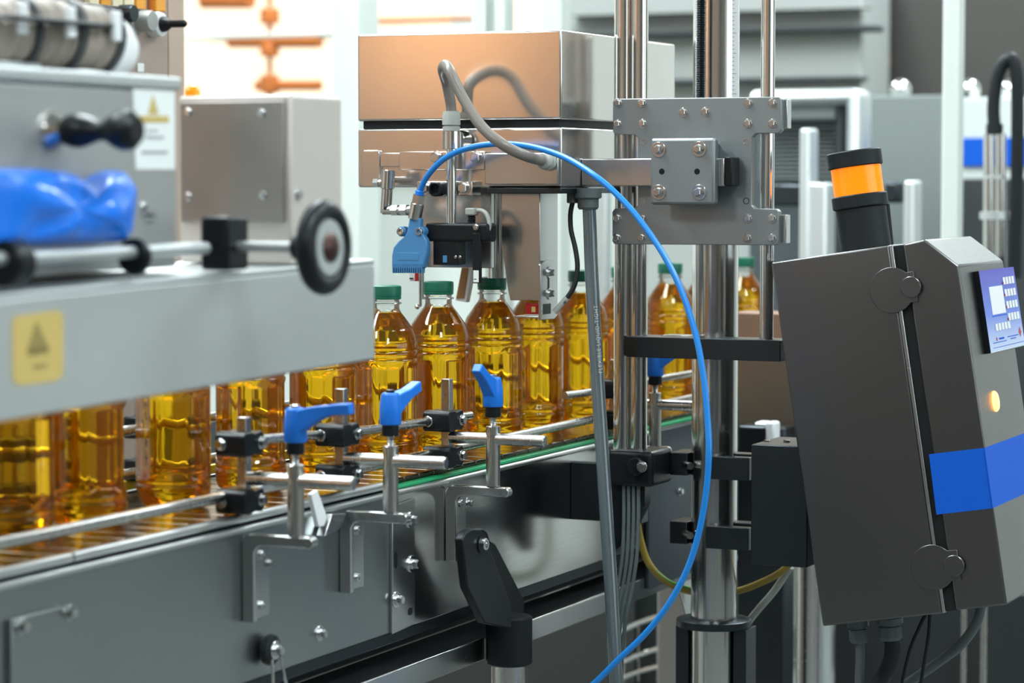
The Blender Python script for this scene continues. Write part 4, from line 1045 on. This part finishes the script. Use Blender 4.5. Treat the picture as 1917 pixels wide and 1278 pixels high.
# crumpled blue plastic film
outl = [(-40, 312), (60, 313), (130, 320), (150, 334), (168, 350), (182, 340), (197, 324), (212, 316), (238, 318), (250, 335), (258, 352), (257, 400), (252, 440), (238, 455), (110, 460), (30, 462), (-40, 464)]
bm = B(); YFm = 1.272
ctr = pY(120, 390, YFm); nb_ = 5
rings = []
lp = [pY(a, b, YFm) for a, b in outl]
dense = []
for i in range(len(lp)):
    a, b = lp[i], lp[(i + 1) % len(lp)]
    for k in range(4): dense.append(a.lerp(b, k / 4))
from mathutils import noise as mnoise
for j in range(nb_ + 1):
    s = j / nb_; ring = []
    for q in dense:
        v = q.lerp(ctr, s * .96)
        v.y = YFm - .018 * math.sqrt(min(1, s * 2.2)) + .016 * mnoise.noise(v * 28) * min(1, s * 2) + .006 * mnoise.noise(v * 75) * min(1, s * 2)
        ring.append(bm.verts.new(v))
    rings.append(ring)
back = [bm.verts.new(q + V(0, .02, 0)) for q in dense]
n = len(dense)
for j in range(nb_):
    for k in range(n): bm.faces.new((rings[j][k], rings[j][(k + 1) % n], rings[j + 1][(k + 1) % n], rings[j + 1][k]))
bm.faces.new(rings[-1])
for k in range(n): bm.faces.new((back[k], back[(k + 1) % n], rings[0][(k + 1) % n], rings[0][k]))
bm.faces.new(back[::-1])
fo = tag(obj('blue_film', bm, BLUE_F, None, sm=180), 'crumpled bright blue plastic film bundled before the grey housing', 'film')
sb_ = fo.modifiers.new('soft', 'SUBSURF'); sb_.levels = 1; sb_.render_levels = 2

# wrapped duct on the housing
dp = [pY(-60, 62, 1.40), pY(20, 58, 1.40), pY(90, 62, 1.39), pY(150, 70, 1.38), pY(192, 82, 1.375)]
du = thing('wrapped_duct', 'fat wrapped hose with straps and a pale end cap on the grey housing', 'hose', pY(120, 115, 1.385))
bm = B(); tube(bm, dp, .030, 30, 14, rfun=lambda f: .0305 + .0016 * math.sin(f * 70) + .0010 * math.sin(f * 31)); obj('duct', bm, HOSE_W, du)
bm = B(); lathe(bm, [(.031, 0), (.031, .006), (.0295, .016), (.023, .030), (.012, .037), (.002, .039)], dp[-1] + V(-.005, 0, -.001), (.96, -.1, -.25), 36); obj('end_cap', bm, WHITE, du)
for k, f in enumerate((14, 32, 50)):
    P = spline(dp, 14); q, q2 = P[min(f, len(P) - 2)], P[min(f + 1, len(P) - 1)]
    bm = B(); cyl(bm, q, q + (q2 - q).normalized() * .009, .0338, 30, ch=.001); obj('band', bm, DUCTD, du)
bm = B(); box(bm, dp[1] + V(-.08, -.034, .006), dp[-1] + V(-.01, -.034, .016)); obj('strap', bm, DUCTD, du, .002)
for k, q in enumerate((.15, .5, .85)):
    c = dp[0].lerp(dp[-1], q) + V(0, -.036, .012); bm = B(); box(bm, c - V(.006, .003, .012), c + V(.006, .003, .016)); obj('buckle', bm, WHITE, du, .002)
bm = B(); box(bm, dp[1] + V(-.05, -.02, -.045), dp[1] + V(.02, .03, -.028)); box(bm, dp[3] + V(-.03, -.02, -.05), dp[3] + V(.015, .03, -.03)); obj('saddle', bm, ALU, du, .002)

# button cabinet behind
YK = 2.15
kr = pY(346, 100, YK).x; kg = pY(316, 100, YK).x
cab = thing('button_cabinet', 'tall grey cabinet with rows of lit buttons behind the wrapped hose', 'cabinet', (kr - .3, YK + .15, 0))
bm = B(); box(bm, (kr - .62, YK, .05), (kg - .002, YK + .3, 2.1)); obj('cabinet_body', bm, plain('cabinet_paint', lin((168, 152, 142)), .5, .2, noise=.04), cab, .002)
bm = B(); box(bm, (kg + .002, YK, .05), (kr, YK + .3, 2.1)); obj('cabinet_frame', bm, plain('cabinet_frame_paint', lin((190, 168, 152)), .5, .2, noise=.04), cab, .002)
bm = B(); box(bm, (kg - .004, YK + .01, .05), (kg + .004, YK + .28, 2.09)); obj('cabinet_gap', bm, RUST, cab)
def kbx(x0, y0, x1, y1, mat, name, out=.012, par=None):
    a, b = pY(x0, y1, YK), pY(x1, y0, YK); bm = B(); box(bm, (a.x, YK - out, a.z), (b.x, YK, b.z)); return obj(name, bm, mat, par or cab, .0015)
sl_ = 0.11
for k, (x, mt) in enumerate(((166, CREAM), (188, AMBERB), (210, CREAM), (232, CREAM), (254, AMBERB))):
    y = 6 + (x - 166) * .11
    kbx(x - 9, y - 30, x + 9, y + 3, mt, 'legend_plate', .010)
    kbx(x - 11, y + 3, x + 11, y + 6, DARKBG, 'legend_rail', .014)
lg = kbx(280, -14, 298, 20, AMBERB, 'legend_plate', .012); kbx(276, -16, 302, 23, RUST, 'legend_frame', .006)
for x, y, r in ((216, 26, .013), (251, 40, .016)):
    p = pY(x, y, YK); bm = B(); lathe(bm, [(r * 1.25, 0), (r * 1.25, .008), (r, .010), (r, .030), (r * .9, .033)], p, (0, -1, 0), 28); kb2 = obj('selector_knob', bm, ALU_D if x > 230 else DARKST, cab)
p = pY(284, 46, YK)
bm = B(); lathe(bm, [(.019, 0), (.020, .010), (.018, .018), (.012, .019)], p, (0, -1, 0), 32); sw = obj('switch', bm, WHITE, cab)
bm = B(); lathe(bm, [(.012, .016), (.011, .026), (.0055, .034), (.0055, .058), (.003, .061)], p, (0, -1, 0), 20); obj('switch_handle', bm, BLACK, sw)
kbx(256, 119, 268, 135, PAPER, 'tag', .002)
p = pY(343, 174, 1.36); bm = B(); lathe(bm, [(.008, 0), (.0078, .006), (.005, .010), (.001, .0115)], V(Xb0 + .010, Yb1 - .010, zt2 + .0005), (0, 0, 1), 20)
tag(obj('signal_button', bm, ORANGE), 'small orange dome on top of the steel gear housing', 'button')

# ------------------------------------------------------------------ background of the hall
def bgbox(name, x0, y0, x1, y1, X, dx, mat, label=None, cat=None, parent=None, bev=.004, group=None, zb=None):
    a, b = pX(x0, y1, X), pX(x1, y0, X)
    o = obj(name, box(B(), (X, b.y, a.z if zb is None else zb), (X + dx, a.y, b.z)), mat, parent, bev)
    if label: tag(o, label, cat, group)
    return o
# white pillar beside the gearbox
bgbox('pillar', 622, -400, 668, 700, 4.9, .10, PANELW, 'white square pillar behind the gear housing', 'pillar', zb=0)
pt = thing('machine_partition', 'pale enclosure panel behind the bottles under the capping head', 'partition', (5.2, 2.1, 0))
a, b = pX(60, 700, 5.2), pX(1150, 330, 5.2)
bm = B(); box(bm, (5.2, b.y, 0), (5.24, a.y, .80)); obj('lower_panel', bm, plain('kick_panel', lin((62, 66, 66)), .5, noise=.06, scale=6), pt, .004)
bm = B(); box(bm, (5.2, b.y, .805), (5.24, a.y, b.z)); obj('panel', bm, PANELW, pt, .004)
bm = B(); box(bm, (5.18, b.y, b.z), (5.26, a.y, b.z + .03)); obj('top_rail', bm, ALU, pt, .004)
for y in (a.y - .03, b.y + .03, (a.y + b.y) / 2 - .1):
    bm = B(); box(bm, (5.18, y - .02, .80), (5.1999, y + .02, b.z)); obj('post', bm, ALU, pt, .003)
pp_ = thing('valve_pipe', 'orange brown pipe run with valve wheels before the bright window', 'pipe', pX(505, 170, 7.1))
for y, r, x0, x1 in ((-2, .03, 380, 470), (76, .022, 430, 600), (160, .016, 480, 600)):
    bm = B(); cyl(bm, pX(x0, y, 7.1), pX(x1, y, 7.1), r, 18); obj('pipe', bm, RUST, pp_)
for y0, y1 in ((15, 45), (80, 106), (140, 175)):
    bm = B(); cyl(bm, pX(505, y1, 7.1), pX(505, y0, 7.1), .030, 20, ch=.006); obj('valve', bm, RUST, pp_)
bm = B(); cyl(bm, pX(505, 178, 7.13), pX(505, -60, 7.13), .008, 12); obj('stand_pipe', bm, RUST, pp_)
for y in (pX(505, 0, 7.1).y,):
    bm = B(); cyl(bm, V(7.13, y, 0), pX(505, 178, 7.13), .010, 12); obj('stand_pipe', bm, RUST, pp_)
lp_ = thing('conduit_run', 'white horizontal conduit crossing before the bright window', 'conduit', pX(480, 66, 6.9))
bgbox('conduit_box', 345, 58, 612, 74, 6.9, .04, PANELW, parent=lp_)
for x in (352, 600): bgbox('conduit_arm', x, 62, x + 10, 72, 6.9401, X1 - 6.9405, PANELW, parent=lp_)
bgbox('window_beam', 690, 30, 880, 44, 7.0, .05, RUST, 'orange brown beam across the bright window above the capping head', 'beam')
for x0, x1, lab in ((882, 908, 'thin pale upright post directly behind the capping head'), (925, 943, 'pale upright post just beside the thin one behind the head'), (1012, 1050, 'broad white upright behind the capping head corner')):
    bgbox('upright', x0, -300, x1, 500, 4.6, .05, PANELW, lab, 'post', group='pale uprights behind the capping head', zb=0)
# shelf-like pale unit with dark ducts
un = thing('duct_unit', 'pale wide unit with dark ducts behind the upright rods', 'duct', pX(1400, 190, 6.8))
a, b = pX(1060, 260, 6.8), pX(1615, -60, 6.8)
bm = B(); box(bm, (6.8, b.y, .3), (7.06, a.y, b.z)); obj('unit_body', bm, plain('duct_unit_paint', lin((168, 172, 168)), .6, noise=.04, scale=5), un, .005)
for y0, y1, x1 in ((14, 30, 1620), (46, 72, 1640), (142, 160, 1610)):
    a, b = pX(1060, y1, 6.72), pX(x1, y0, 6.72)
    bm = B(); box(bm, (6.72, b.y, a.z), (6.80, a.y, b.z)); obj('duct', bm, DUCTD, un, .012)
dkc = bgbox('dark_bg_block', 1600, -200, 2100, 420, 7.1, .3, DARKBG, 'dark grey brown block in the far corner above the machines', 'cabinet', zb=0)  # plain dark block filling the far corner of the view
bgbox('red_tag', 1622, 104, 1664, 124, 7.08, .0199, plain('red_brown', lin((140, 70, 50)), .6), parent=dkc)
# framed machine
fm = thing('framed_machine', 'machine with a rounded silver frame and dark louvres right of the slide plate', 'machine', pX(1530, 640, 5.6))
def fbox(nm, x0, y0, x1, y1, X, dx, mat, bev=.006, zb=None): return bgbox(nm, x0, y0, x1, y1, X, dx, mat, parent=fm, bev=bev, zb=zb)
fbox('frame_top', 1400, 165, 1608, 196, 5.5, .1, ALU, .02); fbox('frame_post', 1576, 166, 1610, 900, 5.5, .1, ALU, .02, zb=0); fbox('inner_post', 1562, 196, 1577, 640, 5.53, .05, DUCTD)
fbox('inner_top', 1400, 197, 1565, 226, 5.53, .05, PANELG)
fbox('back_panel', 1400, 196, 1600, 700, 5.62, .05, plain('louvre_back', lin((70, 78, 82)), .5))
for k in range(13): fbox('louvre', 1420, 236 + k * 8, 1562, 240 + k * 8, 5.58, .02, PANELG, .001)
fbox('cross_rail', 1440, 344, 1512, 386, 5.2, .08, DARKST); fbox('cross_rail', 1655, 340, 1682, 380, 5.3, .08, DARKST)
for x0, x1, y0 in ((1492, 1516, 240), (1508, 1548, 342), (1686, 1712, 338)): fbox('frame_post', x0, y0, x1, 900, 5.1, .06, ALU, .006, zb=0)
bgbox('grey_enclosure', 1608, 178, 1765, 900, 6.0, .3, PANELG, 'plain grey machine enclosure behind the orange beacon', 'enclosure', zb=0)
for x0, x1, lab in ((1672, 1700, 'round chrome cap on top of the plain grey enclosure'), (1800, 1830, 'round chrome cap on the blue striped machine beside the white post'), (1882, 1905, 'round chrome cap on the blue striped machine behind the black hose')):
    bm = B(); c = pX((x0 + x1) / 2, 168, 6.12); zt_ = pX(1700, 178, 6.0).z
    bmesh.ops.create_uvsphere(bm, u_segments=16, v_segments=10, radius=.026, matrix=Matrix.Translation(c)); cyl(bm, (c.x, c.y, zt_ + .001), c, .016, 14)
    tag(obj('chrome_knob', bm, ROD), lab, 'knob', 'chrome caps on the far machines')
bgbox('white_post', 1758, -300, 1800, 700, 4.7, .04, PANELW, 'tall white post between the beacon and the blue striped machine', 'post', zb=0)
bs = thing('striped_machine', 'white machine with a broad blue stripe behind the control box', 'machine', pX(1880, 640, 5.9))
def sbox(nm, x0, y0, x1, y1, X, dx, mat, bev=.004, zb=None): return bgbox(nm, x0, y0, x1, y1, X, dx, mat, parent=bs, bev=bev, zb=zb)
sbox('white_panel', 1796, 179, 2100, 700, 6.0, .4, PANELW, zb=0); sbox('blue_stripe', 1797, 256, 2098, 311, 5.99, .0099, BLUE_V, .001); sbox('lower_panel', 1797, 334, 2098, 700, 5.97, .0299, DUCTD, zb=.3)
tubepx('black_hose', [(1862, 245, 4.9), (1860, 200, 4.9), (1866, 150, 4.9), (1880, 118, 4.9), (1896, 112, 4.9), (1904, 150, 4.9), (1905, 250, 4.9), (1903, 380, 4.9), (1900, 520, 4.9)], .0125, RUBBER, 'black hose looping over the blue striped machine', 'hose')
vr = thing('valve_rod', 'pair of chrome rods with a flange under the black hose', 'rod', pX(1862, 470, 4.9))
for x in (1851, 1873):
    bm = B(); cyl(bm, pX(x, 500, 4.9), pX(x, 250, 4.9), .0105, 18); obj('rod', bm, ROD, vr)
for y0, y1, r in ((396, 410, .028), (328, 334, .020)):
    bm = B(); cyl(bm, pX(1862, y1, 4.9), pX(1862, y0, 4.9), r, 24); obj('flange', bm, ALU, vr)
bm = B(); cyl(bm, pX(1862, 252, 4.9), pX(1862, 232, 4.9), .016, 20); obj('hose_socket', bm, RUBBER, vr)
bm = B(); cyl(bm, V(4.9, pX(1862, 480, 4.9).y, 0), pX(1862, 480, 4.9), .02, 20); obj('stand', bm, DARKST, vr)
# brown machine side and steel block behind the column
bgbox('brown_panel', 1378, 586, 1520, 700, 4.0, .05, BROWN, 'brown steel panel below the last capped bottle', 'panel')
bgbox('steel_back', 1376, 650, 1600, 820, 3.94, .05, brushed('warm_steel', (.34, .29, .24), .4), 'dull brown steel plate behind the dark cross bar', 'plate')
db = thing('drive_block', 'dark steel block with a pale valve behind the thick column', 'block', pX(1425, 900, 3.85))
bgbox('block_body', 1380, 800, 1470, 900, 3.83, .05, DARKST, parent=db, zb=.02)
bgbox('valve', 1432, 790, 1450, 830, 3.80, .0295, WHITE, parent=db)
bgbox('valve_arm', 1412, 790, 1434, 798, 3.80, .0295, WHITE, parent=db)

# lower machine body and frames behind the conveyor feet
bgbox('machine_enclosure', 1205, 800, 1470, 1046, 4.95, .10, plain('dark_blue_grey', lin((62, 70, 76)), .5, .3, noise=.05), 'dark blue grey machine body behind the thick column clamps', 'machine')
for x0, x1, X, lab in ((1492, 1532, 4.0, 'bright steel leg behind the control box corner'), (1800, 1812, 4.4, 'thin bright leg under the door of the control box'), (1836, 1850, 4.4, 'second thin bright leg under the door of the control box')):
    a, b = pX(x0, 1100, X), pX(x1, 1100, X); bm = B(); cyl(bm, V(X, (a.y + b.y) / 2, 0), V(X, (a.y + b.y) / 2, pX(x0, 1020 if x0 < 1600 else 1120, X).z), (a.y - b.y) / 2, 24)
    tag(obj('upright_tube', bm, SATIN), lab, 'tube', 'round machine uprights in the dark')
bk = thing('wire_basket', 'low wire basket on the floor behind the conduit foot', 'basket', pX(1210, 1260, 4.4))
for y0, y1 in ((1175, 1145), (1235, 1205), (1262, 1240)):
    bm = B(); tube(bm, [pX(1150, y0 + 12, 4.4), pX(1200, (y0 + y1) / 2 + 4, 4.4), pX(1262, y1, 4.4)], .0045, 10); obj('wire', bm, ROD, bk)
for x in (1168, 1196, 1232, 1256):
    bm = B(); cyl(bm, pX(x, 1275, 4.4), pX(x, 1165, 4.4), .003, 10); obj('wire', bm, ROD, bk)
bk2 = thing('cable_tray', 'wire cable tray low between the column foot and the control box', 'tray', pX(1440, 1200, 4.2))
for p0, p1 in (((1385, 1165), (1478, 1130)), ((1385, 1215), (1470, 1170)), ((1400, 1120), (1480, 1100)), ((1425, 1210), (1480, 1255)), ((1400, 1260), (1490, 1235))):
    bm = B(); cyl(bm, pX(*p0, 4.2), pX(*p1, 4.2), .0045, 10); obj('wire', bm, ALU_D, bk2)
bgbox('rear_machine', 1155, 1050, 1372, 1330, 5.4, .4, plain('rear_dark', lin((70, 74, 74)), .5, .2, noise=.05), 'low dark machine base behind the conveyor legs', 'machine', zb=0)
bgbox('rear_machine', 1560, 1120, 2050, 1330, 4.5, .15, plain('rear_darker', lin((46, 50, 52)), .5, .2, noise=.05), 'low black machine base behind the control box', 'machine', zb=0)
for x0, x1, lab in ((1236, 1258, 'pale square upright low behind the wire basket'), (1085, 1105, 'pale square upright seen under the mirror panel beside the conduit')):
    bgbox('square_upright', x0, 1150, x1, 1330, 4.9, .04, ALU_D, lab, 'upright', group='pale square uprights below the conveyor', zb=0)
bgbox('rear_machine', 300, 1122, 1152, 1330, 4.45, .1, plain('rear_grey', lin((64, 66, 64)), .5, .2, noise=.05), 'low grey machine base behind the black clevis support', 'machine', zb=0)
